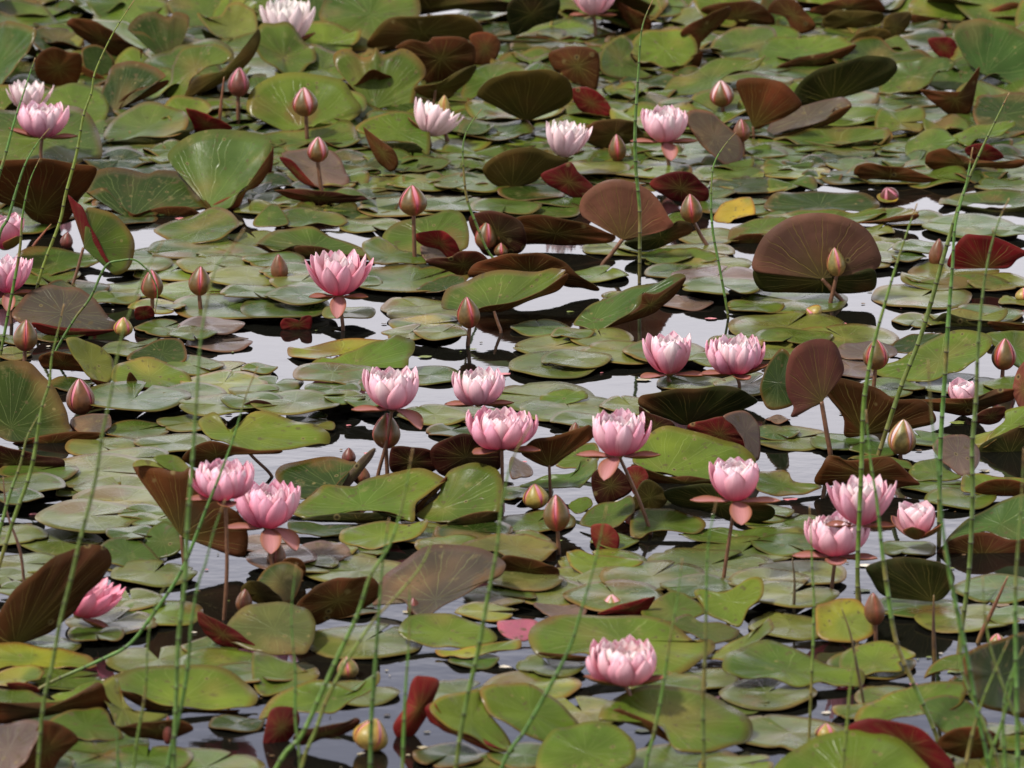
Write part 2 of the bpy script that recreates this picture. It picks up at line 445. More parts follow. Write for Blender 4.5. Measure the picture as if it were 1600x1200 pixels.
def stamens():
    vs = []; fs = []; cols = []; rng = random.Random(3)
    for k in range(60):
        a = rng.uniform(0, 6.283); q = rng.uniform(.2, 1); r0, r1 = .006*q, .013*q; h = .020+.012*(1-q)+rng.uniform(0, .006)
        p0, p1 = Vector((r0*math.cos(a), r0*math.sin(a), .003)), Vector((r1*math.cos(a), r1*math.sin(a), h))
        t = Vector((-math.sin(a), math.cos(a), 0))*.0012; rr = Vector((math.cos(a), math.sin(a), 0))*.0005
        b = len(vs)
        for p, c in ((p0, (.6, .3, .05)), (p1, (.85, .50, .12))):
            for q2 in (t+rr, -t+rr, -t-rr, t-rr): vs.append(p+q2); cols.append(c)
        for s in range(4): fs.append((b+s, b+(s+1) % 4, b+4+(s+1) % 4, b+4+s))
        fs.append((b+4, b+5, b+6, b+7))
    o = link('stamens', vs, fs, cols, None, [MB_]); me = o.data; bpy.data.objects.remove(o); return me
STM = stamens()
for kn in LIB:
    mv = [v.co for n, ms in LIB[kn][:2] for m_ in ms[:1] for v in m_.vertices]
    EXT[kn] = (max(math.hypot(v.x, v.y) for v in mv), max(v.z for v in mv))
GF = 'pink water lily flowers in bloom'
def child(name, me, parent, mtx, col):
    o = bpy.data.objects.new(name, me); C.objects.link(o); o.parent = parent; o.matrix_local = mtx; o.color = col if len(col) == 4 else (*col, 1); return o
def flower(x, yb, w, foot, kind='cup', tint=(1, 1, 1), rot=None, lean=(0, 0), seps=None, label='', hs=1.0, stk=True, short=None, sunk=0, g=GF):
    """x,yb: pixel of the flower's base; w: its body width in pixels; foot: pixel where the stalk meets the water"""
    fx, fy = foot; Y = G(fx, fy).y; p = V(x, yb, Y-.0)
    m = mpp(p); S = w*m/(2*EXT[kind][0]*.99); hs = hs*HR[kind]*w*m/(EXT[kind][1]*S)
    rng = random.Random(int(x*3+yb)); rot = rng.uniform(0, 360) if rot is None else rot
    e = bpy.data.objects.new('water_lily_flower', None); C.objects.link(e); e.empty_display_size = .02
    e.location = p; e.scale = (S, S, S*hs)
    e.rotation_euler = (R_(-lean[1]), R_(lean[0]), 0)
    for li, (n, mes) in enumerate(LIB[kind]):
        for k in range(n):
            a = R_(rot+360*(k+.5*(li % 2))/n+rng.uniform(-5, 5))
            t = rng.uniform(.93, 1.06); s = rng.uniform(.94, 1.05)
            pale = min(.93, max(0, tint[1]-1)*1.05)*(1 if li else .75); t = min(t, 1.0)
            col = (min(1, tint[0])*t, min(1, tint[1])*t*rng.uniform(.9, 1.0), min(1, tint[2])*t, 1-pale)
            child('petal', rng.choice(mes), e, Matrix.Rotation(a, 4, 'Z') @ Matrix.Rotation(R_(rng.uniform(-4, 4)), 4, 'Y') @ Matrix.Scale(s, 4), col)
    child('stamens', STM, e, Matrix.Identity(4), (1, 1, 1))
    for k, (a, v) in enumerate(seps if seps is not None else ((205, 0), (335, 0), (268, 2), (80, 0))):
        child('sepal', SEP[v], e, Matrix.Rotation(R_(a+rng.uniform(-6, 6)), 4, 'Z') @ Matrix.Translation((0, 0, -.002)), (1, 1, 1))
    # receptacle
    prof = [(0, -.006), (.0045, -.005), (.0075, -.001), (.008, .004), (.004, .009), (0, .010)]
    o = lathe('receptacle', prof, (.24, .14, .05), e)
    if stk:
        top = Vector(p); b = G(fx, fy)
        rr = max(3.0*m, .0028)
        q = stalk('flower_stalk', top, b, rr, None, sag=rng.uniform(-.004, .004))
        q.parent = e; q.matrix_parent_inverse = (Matrix.Translation(e.location) @ e.rotation_euler.to_matrix().to_4x4() @ Matrix.Diagonal((S, S, S*hs, 1))).inverted()
    tag(e, label, 'water lily', g)
    LAND.append((x, yb-w*.3, short)) if short else None
    return e
LAND = []
def lathe(name, prof, col, parent, sides=16, m=None):
    vs = []; fs = []; cols = []; uv = []
    for k, (r, z) in enumerate(prof):
        for s in range(sides):
            a = 2*math.pi*s/sides; vs.append(Vector((max(r, .00005)*math.cos(a), max(r, .00005)*math.sin(a), z)))
            cols.append(col(k/(len(prof)-1)) if callable(col) else col); uv.append((s/sides, k/len(prof)))
    for k in range(len(prof)-1):
        for s in range(sides):
            a, b = k*sides+s, k*sides+(s+1) % sides; fs.append((a, b, b+sides, a+sides))
    return link(name, vs, fs, cols, uv, [m or MB_], None, parent)
def budr(t, w): return w/2*(math.sin(math.pi*min(1, .07+.93*t**.92))**.72)*(1-.30*t)*1.12
BUDC = dict(ol=((.085, .060, .015), (.36, .05, .04)), br=((.115, .048, .018), (.19, .05, .026)), dk=((.10, .03, .018), (.17, .035, .03)),
            ye=((.24, .19, .04), (.42, .17, .05)), gr=((.15, .13, .035), (.45, .16, .07)))
def bud(x, yc, w, h, foot, col='ol', gap=.35, rot=0, lean=(0, 0), label='', pink=(1, 1, 1), stk=True, short=None, z=None, g='closed water lily buds on stalks'):
    fx, fy = foot; Y = G(fx, fy).y; p = V(x, yc+h*.48, Y); m = mpp(p); W, H = w*m, h*m
    e = bpy.data.objects.new('water_lily_bud', None); C.objects.link(e); e.empty_display_size = .02
    e.location = p; e.rotation_euler = (R_(-lean[1]), R_(lean[0]), R_(rot))
    K = 18
    pc = lambda t: lum(mixt((.66, .10, .16), (.86, .42, .52), t**1.5), 1)
    o = lathe('petals', [(budr(k/K, W)*.93, H*k/K*.985) for k in range(K+1)], pc, e, 24, MP); o.color = (1, 1, 1, 1-min(.6, max(0, pink[1]-1)))
    c0, c1 = BUDC[col]; rb = random.Random(int(x+yc)); e.rotation_euler[1] += R_(rb.uniform(-7, 7)); e.rotation_euler[2] += R_(rb.uniform(-12, 12))
    for q in range(4):
        vs = []; fs = []; cols = []; nu = 8
        for k in range(K+1):
            t = k/K; half = R_(45.5)*(1-gap*(max(0, t-.12)/.88)**1.1)
            if t > .9: half *= 1-((t-.9)/.1)*.6
            for u in range(nu+1):
                s = (u/nu-.5)*2; a = R_(90*q+45)+s*half
                r = budr(t, W)*(1.0+.03*(1-s*s))+.0002
                vs.append(Vector((r*math.cos(a), r*math.sin(a), H*t))); cols.append(mixt(mixt(c0, lum(c0, .85), t), c1, max(abs(s)**4, (1-t)**4*.5)))
        for k in range(K):
            for u in range(nu):
                a = k*(nu+1)+u; fs.append((a, a+1, a+nu+2, a+nu+1))
        b = len(vs)
        o = link('sepal', vs, fs, cols, None, [MB_], None, e)
    if stk:
        st = stalk('bud_stalk', Vector(p)+Vector((0, 0, .004)), G(fx, fy), max(3.4*m, .0028), None)
        st.parent = e; st.matrix_parent_inverse = (Matrix.Translation(e.location) @ e.rotation_euler.to_matrix().to_4x4()).inverted()
    tag(e, label, 'flower bud', g)
    if short: LAND.append((x, yc, short))
    return e
# ------------------------------------------------------------ horsetails
GH = 'jointed green horsetail stems rising from the water'
HG = (.085, .165, .03)
def reed(line, label, foot=None, w=7, brown=.1, col=HG, lean=0, arch=False):
    P = pts(line)
    bx, by = foot or P[-1]
    if foot is None and by >= 1195:
        (x0, y0), (x1, y1) = P[-2], P[-1]; k = 170/max(40, y1-y0); by = 1195+170; bx = x1+(x1-x0)*k*.5; P.append((bx, by))
    base = G(bx, by); Y = base.y
    path = [V(x, y, Y+lean*max(0, by-y)/1000.0) for x, y in P]
    if not foot: pass
    qj = random.Random(int(P[0][0]*3+P[0][1]))
    for i in range(1, len(path)-1): path[i] = path[i]+Vector((qj.uniform(-1, 1), 0, 0))*1.6*mpp(path[i])
    path[-1] = base; path.append(base+Vector((0, 0, -.03)))
    m = mpp(base); r = w*m/2*(.8 if w < 10 else .62)
    q = random.Random(int(P[0][0]*7+P[0][1])); v = q.uniform(.7, 1.1)
    if col is HG: col = (HG[0]*v*q.uniform(.85, 1.5), HG[1]*v, HG[2]*v*q.uniform(.8, 1.2)); hs = True
    else: hs = False
    def rad(t): return r*(.28+.72*min(1, t*2.2))
    def cc(t): return mixt(lum(col, 1.25), mixt(col, (.14, .07, .03), max(0, (t-(1-brown*2))/(brown*2+1e-6))*.9), min(1, t*3)) if t > .035 else (.2, .12, .04)
    cc0 = cc
    def cc(t): return mixt(cc0(t), (.16, .10, .03), max(0, min(1, (noise.noise(Vector((t*9, v*30, 0)))-.18)*3))*.75)
    o = tube('horsetail_stem' if hs else 'bare_stalk', path, rad, cc, None, nodes=.030 if hs else None)
    tag(o, label, 'horsetail' if hs else 'stalk', GH if hs else 'bare stalks')
    return o
# ------------------------------------------------------------ the blooms (far to near)
F = flower
PALE = (1.08, 1.35, 1.25)
F(927, 22, 74, (930, 60), 'spread', (1.1, 1.5, 1.35), short='bloom at the top edge', seps=((200, 0), (335, 0), (80, 0)), label='very pale pink bloom cut off by the top edge of the picture')
F(450, 66, 88, (452, 100), 'spread', (1.15, 1.9, 1.7), short='top left white bloom', seps=((190, 0), (350, 1), (268, 3), (90, 0)), hs=1.12, label='nearly white open bloom near the top left with a green sepal in front')
F(46, 172, 66, (52, 230), 'spread', (1.1, 1.7, 1.5), stk=False, seps=(), label='white-tipped bloom half hidden behind the pink one at the upper left edge')
F(66, 213, 78, (67, 262), 'cup', (1.02, 1.12, 1.1), short='upper left edge bloom', seps=((185, 1), (350, 0), (90, 0)), label='pink cup bloom over the dark saucer pads at the upper left edge')
F(668, 210, 76, (672, 236), 'spread', (1.15, 1.75, 1.55), short='leaning white bloom', lean=(22, 12), seps=((90, 1), (180, 1)), label='leaning white bloom tucked behind a bright green raised pad')
F(880, 244, 74, (900, 290), 'spread', (1.12, 1.7, 1.5), short='small white star bloom', lean=(8, 0), seps=((330, 3), (200, 3), (90, 0)), hs=1.1, label='small white star-shaped bloom above a red rolled pad')
F(1037, 220, 74, (1046, 268), 'cup', (1.02, 1.25, 1.15), short='upper middle pink bloom', seps=((190, 0), (285, 2), (350, 0), (90, 0)), hs=1.05, label='pale pink cup bloom on a brown stalk in the upper middle')
F(8, 386, 56, (10, 420), 'tight', (.98, .95, .95), seps=((300, 3), (200, 1)), stk=False, label='half-open pink bloom cut by the left edge, the upper of two')
F(12, 456, 82, (18, 505), 'spread', (1, 1, 1), short='wide bloom on the left edge', seps=((340, 0), (280, 2), (90, 0)), label='wide pink bloom with one low petal, the lower of two at the left edge')
F(530, 460, 98, (536, 516), 'spread', (1, .98, .98), short='tall bloom over open water', hs=.98, seps=((205, 0), (272, 2), (330, 0), (90, 0)), label='large pink bloom standing over open water with three drooping sepals')
F(1046, 582, 74, (1047, 600), 'goblet', (1.02, 1.15, 1.12), short='goblet bloom', seps=((215, 0), (335, 0), (90, 0)), label='goblet-shaped pink bloom, left of the close pair on the open water')
F(1149, 582, 88, (1155, 612), 'bowl', (1, 1.02, 1.02), short='round bowl bloom', seps=((195, 0), (345, 1), (280, 0)), hs=1.02, label='round bowl-shaped pink bloom, right of the close pair on the open water')
F(613, 637, 92, (590, 745), 'cup', (1.03, 1.18, 1.12), short='bloom before the olive bud', seps=((200, 0), (318, 2), (270, 3), (90, 0)), label='pale pink bloom on a tall dark stalk in front of a round olive bud')
F(748, 630, 84, (765, 692), 'bowl', (1.04, 1.28, 1.2), short='upper middle pale bloom', seps=((190, 0), (300, 3), (350, 0)), stk=False, label='pale pink bloom just behind and above the deeper pink middle bloom')
F(784, 698, 106, (783, 790), 'bowl', (1, .92, .94), short='middle deep pink bloom', hs=.86, seps=((225, 0), (325, 0), (268, 3)), label='deep pink many-petalled bloom at the very middle with red-brown sepals')
F(966, 710, 92, (1017, 835), 'cup', (1, 1.05, 1.04), short='bloom on the slanting stalk', seps=((190, 0), (248, 2), (345, 0), (90, 0)), hs=1.08, label='pink cup bloom on a thick slanting stalk right of the middle')
F(352, 778, 96, (350, 968), 'bowl', (1, .92, .95), short='rear left-pair bloom', hs=.94, seps=((192, 0), (280, 0), (90, 0)), label='rear bloom of the overlapping pink pair at left, on a long brown stalk')
F(419, 822, 96, (428, 895), 'cup', (1, .92, .95), short='front left-pair bloom', hs=1.06, seps=((195, 0), (275, 2), (325, 2)), label='front bloom of the overlapping pink pair at left with a blunt hanging sepal')
F(1149, 780, 86, (1130, 910), 'goblet', (1, 1.05, 1.05), short='bloom on the upright stalk', seps=((195, 0), (280, 2), (345, 0), (90, 0)), hs=.92, label='pink goblet bloom on an upright reddish stalk at the right of centre')
F(1345, 818, 106, (1343, 940), 'spread', (1.0, 1.1, 1.08), short='upper right-pair bloom', seps=((190, 0), (335, 0), (90, 0)), hs=1.0, label='upper bloom of the pink pair among horsetails at the right')
F(1306, 866, 98, (1298, 935), 'cup', (1, 1.1, 1.08), short='lower right-pair bloom', seps=((198, 0), (335, 0), (265, 0)), hs=.92, label='lower bloom of the pink pair among horsetails at the right')
F(1432, 838, 58, (1430, 868), 'tight', (1.05, 1.3, 1.2), short='half-open bloom with yellow sepals', seps=((330, 3), (262, 3), (150, 3)), stk=False, label='half-open pale bloom with yellow-brown sepals right of the pink pair')
F(1505, 638, 46, (1505, 646), 'tight', (1.05, 1.3, 1.2), seps=((250, 3), (350, 3)), stk=False, label='small half-open bloom behind a brown rolled pad at the right')
F(122, 960, 104, (118, 985), 'spread', (1, .72, .8), short='bloom behind the brown curl', lean=(24, 0), stk=False, seps=((340, 0), (90, 0)), label='deep pink bloom leaning out behind the big brown curled pad at lower left')
F(976, 1066, 116, (1022, 1150), 'bowl', (1.0, .98, .96), short='lowest bloom', hs=.86, seps=((335, 1), (205, 1), (90, 0)), label='largest and lowest pink bloom, in front of a wide yellow-green pad')
# ------------------------------------------------------------ buds
b = bud
b(372, 128, 34, 46, (372, 200), 'dk', .4, 30, short='top left dark bud', label='dark pink bud under a folded pad at the top left')
b(478, 158, 40, 46, (480, 222), 'ol', .55, 15, pink=(1.1, 1.3, 1.2), short='pink bud on the green fan pad', label='bright pink bud opening in front of a big green fan pad')
b(496, 233, 33, 40, (503, 306), 'ol', .55, 40, pink=(1.1, 1.2, 1.1), short='pink bud over the mauve pad', label='pink-tipped bud on a thin stalk in front of a mauve grey pad')
b(691, 170, 24, 44, (700, 226), 'ye', .1, 0, g='closed water lily buds on stalks', label='yellow-brown closed bud just behind the leaning white bloom')
b(1129, 145, 38, 42, (1130, 190), 'ol', .6, 40, pink=(1.15, 1.5, 1.3), short='upper right pink bud', label='fat bud with a pale pink side at the upper right')
b(1160, 203, 27, 36, (1162, 245), 'br', .2, 20, label='small pinkish brown bud beside the horsetail tip at the upper right')
b(966, 230, 28, 42, (970, 262), 'ol', .3, 0, short='bud between upper blooms', label='narrow olive bud with a red seam between the white and the pink upper blooms')
b(1420, 186, 26, 34, (1420, 200), 'gr', .05, 0, stk=False, label='plain olive bud with no pink low among flat pads at the upper right')
b(1392, 300, 30, 30, (1392, 315), 'dk', .5, 60, lean=(-40, 0), stk=False, label='tipped-over pink bud beside a yellow patch of leaf at the upper right')
b(646, 312, 44, 48, (648, 412), 'ol', .42, 10, short='tall-stalked bud', label='plump pink-seamed bud on a tall thick stalk over the open water')
b(1082, 325, 35, 46, (1107, 390), 'ol', .22, 0, short='bud on the curved stalk', label='olive bud with one red seam on a curved stalk beside a yellow pad')
b(103, 375, 20, 26, (103, 392), 'dk', .05, 0, stk=False, label='tiny dark brown bud under the shade of a raised pad at the left')
b(238, 443, 35, 46, (238, 495), 'ol', .35, 30, short='left one of the paired buds', label='left one of two matching olive buds at the left, under a bent horsetail')
b(311, 438, 35, 46, (314, 492), 'ol', .3, 0, short='right one of the paired buds', label='right one of two matching olive buds at the left, beside a horsetail')
b(438, 418, 27, 44, (440, 450), 'br', .05, 0, short='slim brown bud', label='slim all-brown closed bud left of the large bloom over open water')
b(757, 367, 34, 46, (757, 408), 'ol', .3, 20, stk=False, short='twin buds', label='left one of the twin pink-edged buds against a maroon pad')
b(780, 360, 24, 40, (780, 406), 'ol', .3, 50, stk=False, label='right one of the twin pink-edged buds against a maroon pad')
b(783, 390, 22, 22, (783, 410), 'ol', .3, 10, stk=False, label='smallest bud peeping over a rolled brown rim below the twin buds')
b(734, 487, 36, 50, (731, 540), 'ol', .25, 20, short='bud over the middle water', label='olive bud with pink tip standing in the middle stretch of water')
b(1308, 408, 30, 46, (1297, 476), 'gr', .4, 25, short='bud before the big brown fan', label='pink-edged bud in front of the big veined brown fan pad')
b(1462, 395, 26, 46, (1462, 415), 'br', .05, 0, stk=False, short='brown bud by the red fan', label='brown closed bud beside the deep red fan pad at the right')
b(39, 523, 38, 50, (38, 575), 'ol', .2, 0, short='bud at the left edge', label='plump olive and red bud at the left edge')
b(192, 510, 30, 30, (192, 528), 'ye', .5, 30, stk=False, label='orange-yellow bud half sunk in the water at the left')
b(1368, 553, 40, 48, (1364, 616), 'ol', .3, 60, short='bud crossed by a horsetail', label='olive bud crossed by a horsetail stem at the right')
b(1567, 553, 38, 50, (1566, 592), 'ol', .35, 40, short='bud at the right edge', label='olive bud with a bright pink seam near the right edge')
b(127, 618, 44, 58, (127, 650), 'br', .4, 50, stk=False, pink=(1, 1, 1), short='big bud by the dark pad', label='big brown and pink bud leaning on the big dark green pad at the left')
b(603, 672, 44, 56, (605, 740), 'ol', .28, 0, short='round olive bud', label='round olive bud right behind the dark stalk of a pale bloom')
b(545, 712, 22, 26, (547, 724), 'dk', .05, 0, stk=False, label='small brown bud tip poking over the rim of a dark grey-green pad')
b(564, 742, 28, 30, (566, 765), 'br', .05, 0, stk=False, label='brown bud tucked under the folded edge of a dark grey-green pad')
b(898, 674, 20, 30, (900, 690), 'br', .05, 0, stk=False, label='small brown bud tip behind the red-brown funnel pad')
b(838, 774, 40, 40, (838, 795), 'ye', .45, 20, stk=False, short='yellow bud', label='yellow-green bud, left of the two buds below the middle bloom')
b(871, 800, 42, 58, (873, 866), 'ol', .3, 0, short='olive bud beside the yellow one', label='olive bud with pink seam, right of the two buds below the middle bloom')
b(1407, 682, 44, 56, (1407, 720), 'gr', .5, 40, pink=(1.15, 1.6, 1.3), short='pale-sided bud among horsetails', label='green bud with a broad pale pink side among the horsetails at the right')
b(430, 868, 30, 46, (432, 890), 'br', .1, 0, stk=False, label='brown bud behind the stalk of the front left bloom')
b(380, 938, 26, 38, (380, 960), 'br', .05, 0, stk=False, label='brown bud beside the long stalk of the rear left bloom')
b(1368, 950, 32, 52, (1368, 1004), 'br', .03, 0, short='brown bud at the lower right', label='brown closed bud on a short stalk at the lower right')
b(1280, 483, 30, 24, (1280, 492), 'ye', .3, 0, lean=(-60, 0), stk=False, label='yellow bud lying on the water under the big brown fan pad')
b(1599, 460, 26, 22, (1599, 470), 'ye', .3, 0, stk=False, label='yellow bud cut by the right edge')
b(572, 1146, 56, 52, (572, 1174), 'ye', .3, 30, lean=(24, 0), stk=False, pink=(1.1, 1.15, 1.0), short='yellow half-sunk bud', label='fat yellow and orange bud half sunk near the bottom edge')
b(545, 1042, 34, 36, (545, 1056), 'gr', .3, 0, stk=False, label='small yellow-green bud behind crossing horsetails near the bottom')
b(958, 942, 36, 30, (958, 952), 'gr', .7, 45, stk=False, pink=(1.1, 1.2, 1.0), short='pink bud tip on the red rim', label='pink and yellow bud tip behind a dark red upturned rim')
b(262, 1140, 16, 46, (262, 1166), 'dk', .05, 0, stk=False, label='narrow brown bud under the yellow-green saucer pad at the lower left')
b(1290, 1142, 34, 26, (1290, 1152), 'ye', .5, 20, stk=False, pink=(1.2, 1.0, .7), label='blurred orange bud above the bottom right pad')
b(1558, 1000, 26, 22, (1558, 1008), 'gr', .6, 20, stk=False, pink=(1.2, 1.0, .7), label='small orange bud tip on the dark pad at the lower right edge')
b(648, 948, 22, 30, (648, 960), 'dk', .1, 0, stk=False, label='small dark bud in the shade below the mauve pad')
# ------------------------------------------------------------ horsetails (line from the tip down)
H = reed
H("210,0 175,52 150,112 143,145 132,180 120,240 103,305 95,345 72,400 60,440 48,495", 'tall horsetail leaving the top edge at the left', foot=(48, 495), w=6)
H("55,90 40,140 22,190 8,240 -6,300 -18,400", 'short horsetail with its tip beside the upper left bloom', foot=(-20, 420), w=6)
H("78,200 60,222 40,255 25,300 12,340 0,370 -10,440", 'horsetail tip crossing the front of the upper left bloom', foot=(-12, 460), w=6)
H("62,248 50,275 42,300 35,340 30,390 20,460 2,550", 'thin dark-tipped horsetail in front of the bloom at the left edge', foot=(0, 560), w=6)
H("257,372 235,410 220,440 203,485 190,530 178,580 172,620 160,680 150,740 140,790 125,850 112,900 95,970 80,1040 68,1100 60,1200", 'long thick horsetail sweeping down past the left brown curl', w=10)
H("242,490 246,455 238,430 228,418 210,406 190,407 166,416 140,465 115,500 90,540", 'broken horsetail bent over in an arch above the left buds', foot=(84, 556), w=5, brown=0)
H("382,357 360,390 338,420 325,470 315,530 308,600 303,680 297,760 293,830 288,900 280,1000 275,1100 272,1200", 'long horsetail standing right of the twin left buds', w=9)
H("100,475 90,520 82,560 78,600 65,640 47,735 20,820 -5,900", 'horsetail crossing the big dark pad at the left edge', foot=(-30, 980), w=8)
H("71,632 45,680 30,730 10,790 -5,850", 'short horsetail forking off low at the left edge', foot=(-30, 950), w=7)
H("403,572 385,620 365,680 345,740 325,790 300,850 280,900 240,960 200,1008 150,1035 60,1078", 'horsetail bowing down leftwards in front of the left flower pair', foot=(55, 1080), w=7)
H("352,780 335,830 320,880 310,910 300,970 292,1050 280,1120 262,1200", 'horsetail starting just under the rear left bloom', w=8)
H("270,895 240,950 230,1000 226,1080 215,1150 208,1200", 'thin horsetail crossing the yellow-green saucer at the lower left', w=6)
H("463,880 455,960 460,1050 462,1120 468,1200", 'single upright horsetail below the front left bloom', w=6, brown=.3)
H("645,700 630,780 610,850 580,900 560,960 530,1020 500,1090 470,1150 432,1200", 'blurred thick horsetail slanting down from the middle', w=12)
H("683,822 660,880 620,930 585,970 545,1030 512,1090 495,1140 470,1200", 'blurred horsetail slanting down across the mauve pad', w=10)
H("608,810 597,880 592,960 585,1050 582,1120 578,1200", 'blurred upright horsetail left of the mauve pad', w=9)
H("830,662 800,720 785,790 775,860 760,940 745,1020 728,1100 712,1200", 'horsetail running down just right of the middle bloom', w=9, brown=.2)
H("640,905 640,1000 634,1080 630,1200", 'upright horsetail by the red rolled leaf', w=7)
H("1020,0 1004,45 997,120 992,200 992,260 996,300 1000,340 999,440", 'tall horsetail leaving the top edge right of the middle', foot=(999, 442), w=7, brown=.15)
H("753,170 735,195 725,225 724,270 730,310 745,350 765,395 790,425", 'slim horsetail curving past the leaning white bloom', foot=(795, 430), w=5, brown=0)
H("1150,207 1130,230 1115,260 1112,310 1115,360 1125,420 1138,497", 'slim horsetail curving down right of the yellow pad', foot=(1138, 497), w=5, brown=.1)
H("1120,780 1108,850 1104,930 1102,1000 1100,1100 1100,1200", 'straight dark-footed horsetail right of the lowest bloom', w=8, brown=.3)
H("1066,872 1058,930 1048,1000 1035,1080 1020,1150 1008,1200", 'blurred horsetail just right of the lowest bloom', w=7)
H("948,790 930,880 910,950 890,1010 860,1070 820,1140 785,1200", 'blurred horsetail slanting down left of the lowest bloom', w=10)
H("1577,145 1555,190 1535,230 1515,280 1500,320 1475,400 1455,470 1435,540 1410,600 1380,690 1370,722", 'tall horsetail reaching highest at the right', foot=(1368, 728), w=9)
H("1520,230 1508,290 1494,350 1487,420 1481,500 1475,600 1470,700 1467,850", 'horsetail second from the highest at the right', foot=(1467, 856), w=9)
H("1577,310 1560,345 1545,400 1535,470 1528,550 1525,620 1520,700 1518,780 1512,900 1500,1010", 'horsetail standing in front of the red fan pad', w=9, foot=(1495, 1040))
H("1433,318 1415,370 1395,430 1380,480 1365,540 1355,600 1350,640 1345,740 1341,870 1340,960", 'horsetail whose tip is right of the big brown fan', foot=(1340, 965), w=9, brown=.1)
H("1353,640 1360,720 1370,780 1378,860 1385,920 1400,1000 1425,1060 1450,1120 1462,1150", 'horsetail crossing the right flower pair down to the bottom', foot=(1465, 1158), w=9, brown=.1)
H("1450,562 1457,650 1467,740 1475,830 1490,920 1510,1020 1530,1130 1545,1200", 'blurred horsetail beside the pale-sided bud at the right', w=8)
H("1600,700 1597,780 1590,860 1588,950 1590,1200", 'horsetail standing along the right edge', w=9)
H("1265,790 1268,880 1273,950 1270,1050 1264,1150", 'short horsetail left of the right flower pair', foot=(1264, 1156), w=6, brown=.2)
H("1590,1000 1578,1080 1562,1140 1545,1200", 'horsetail leaning left in the bottom right corner', w=8)
H("1600,1010 1575,1070 1568,1130 1572,1200", 'upright horsetail in the bottom right corner', w=8)
H("1535,900 1545,1000 1580,1100 1605,1150 1630,1200", 'horsetail leaning right in the bottom right corner', w=7)
H("1576,1000 1535,1100 1510,1200", 'horsetail slanting down left near the bottom right corner', w=8)
H("1340,1005 1330,1060 1322,1150 1318,1200", 'blurred horsetail stub above the bottom right pad', w=10)
H("180,1115 183,1160 186,1200", 'blurred horsetail stub at the bottom left', w=8)
H("1475,860 1490,930 1500,1000 1505,1050 1532,1120 1560,1200", 'horsetail joining the crossing bundle at the lower right', w=8)
BLD = (.07, .05, .025)
H("1315,950 1328,990 1338,1040 1348,1100", 'thin dark reed blade beside the yellow leaf at the lower right', foot=(1350, 1104), w=6, col=BLD, brown=0)
H("1238,872 1240,910 1240,958", 'short dark reed blade left of the lower right bloom', foot=(1240, 962), w=6, col=BLD, brown=0)
H("5,745 12,800 30,860 37,915", 'brown bare stalk at the left edge', foot=(38, 918), w=6, col=(.12, .06, .04), brown=0)
H("870,0 862,34", 'straw-coloured stalk at the top edge left of the pale bloom', foot=(860, 45), w=6, col=(.3, .22, .07), brown=0)
H("1028,0 1037,28", 'straw-coloured stalk at the top edge by the tall horsetail', foot=(1040, 40), w=6, col=(.3, .22, .07), brown=0)
H("350,120 347,160 343,200", 'brown stalk rising under the folded pad at the top left', foot=(342, 205), w=7, col=(.16, .06, .03), brown=0)
H("80,350 65,370 52,388", 'reddish slanting stalk under the brown pad at the left', foot=(50, 390), w=6, col=(.2, .06, .03), brown=0)
H("1459,930 1458,980 1460,1030", 'thick dark stalk at the lower right under the brown pad', foot=(1460, 1034), w=11, col=(.06, .03, .02), brown=0)
H("1575,900 1555,945 1530,1002", 'slanting dark brown stalk at the lower right', foot=(1528, 1004), w=9, col=(.12, .045, .02), brown=0)
H("1345,560 1345,610", 'dark stalk between pads at the right', foot=(1345, 615), w=6, col=(.12, .045, .02), brown=0) if False else None
# ------------------------------------------------------------ raised pads, traced (far to near)
r = raised
# top strip, left
r('T','g1',"-20,6 5,-4 45,2 72,14 91,36 72,40 50,42 25,38 -20,36",cup=.2)
r('T','g2',"146,20 155,0 200,-8 255,0 264,15 262,28 235,42 200,52 170,47 150,40")
r('T','g1',"262,0 300,-8 350,-6 372,10 365,40 340,52 310,50 290,40 270,25",cup=.1)
r('T','gp',"308,20 325,28 345,22 360,5 385,8 400,22 400,60 370,62 340,58 322,42",cup=.2,folds=(('B','ug',"316,45 335,58 370,63 400,60 400,78 365,76 330,68 318,55"),))
r('T','g2',"52,50 70,40 100,38 125,46 132,60 120,74 90,80 60,75")
r('T','g3',"50,48 80,42 118,48 132,66 120,80 80,82 55,72")
r('T','g2',"145,30 185,32 215,45 232,62 234,76 205,72 170,52 150,40")
r('B','ub',"105,35 118,28 150,36 175,48 205,68 230,90 205,92 165,82 140,70 115,50",label='rusty brown underside of a sloping pad beside the tall horsetail at the top left')
r('T','g3',"200,45 215,25 240,18 262,28 275,18 292,22 296,35 288,60 275,85 268,106 255,92 245,72 225,52",other='ug',th=40,hub="268,104",label='folded dark green pad standing upright near the top left')
r('T','gb',"-40,45 -5,36 20,34 45,40 57,46 52,65 35,90 15,118 -5,134 -40,128",hub="-20,110",th=45,label='large pale pad standing at the top left edge',cup=.15)
r('B','ub',"55,95 70,78 88,74 105,82 125,84 128,104 118,132 85,136 60,124")
r('T','g3',"128,78 150,70 172,84 178,108 152,122 134,110",cup=.1,folds=(('B','ub',"120,100 135,107 165,124 171,152 140,152 120,130"),))
r('T','g3',"163,128 175,105 195,97 225,98 248,108 258,120 235,134 210,142 195,154 180,176 163,176 158,152",th=50,hub="175,175",folds=(('B','ub',"180,174 190,155 210,141 235,133 262,125 260,134 240,147 215,159 195,167"),),label='steep dark green pad with a rust coloured fold near the upper left')
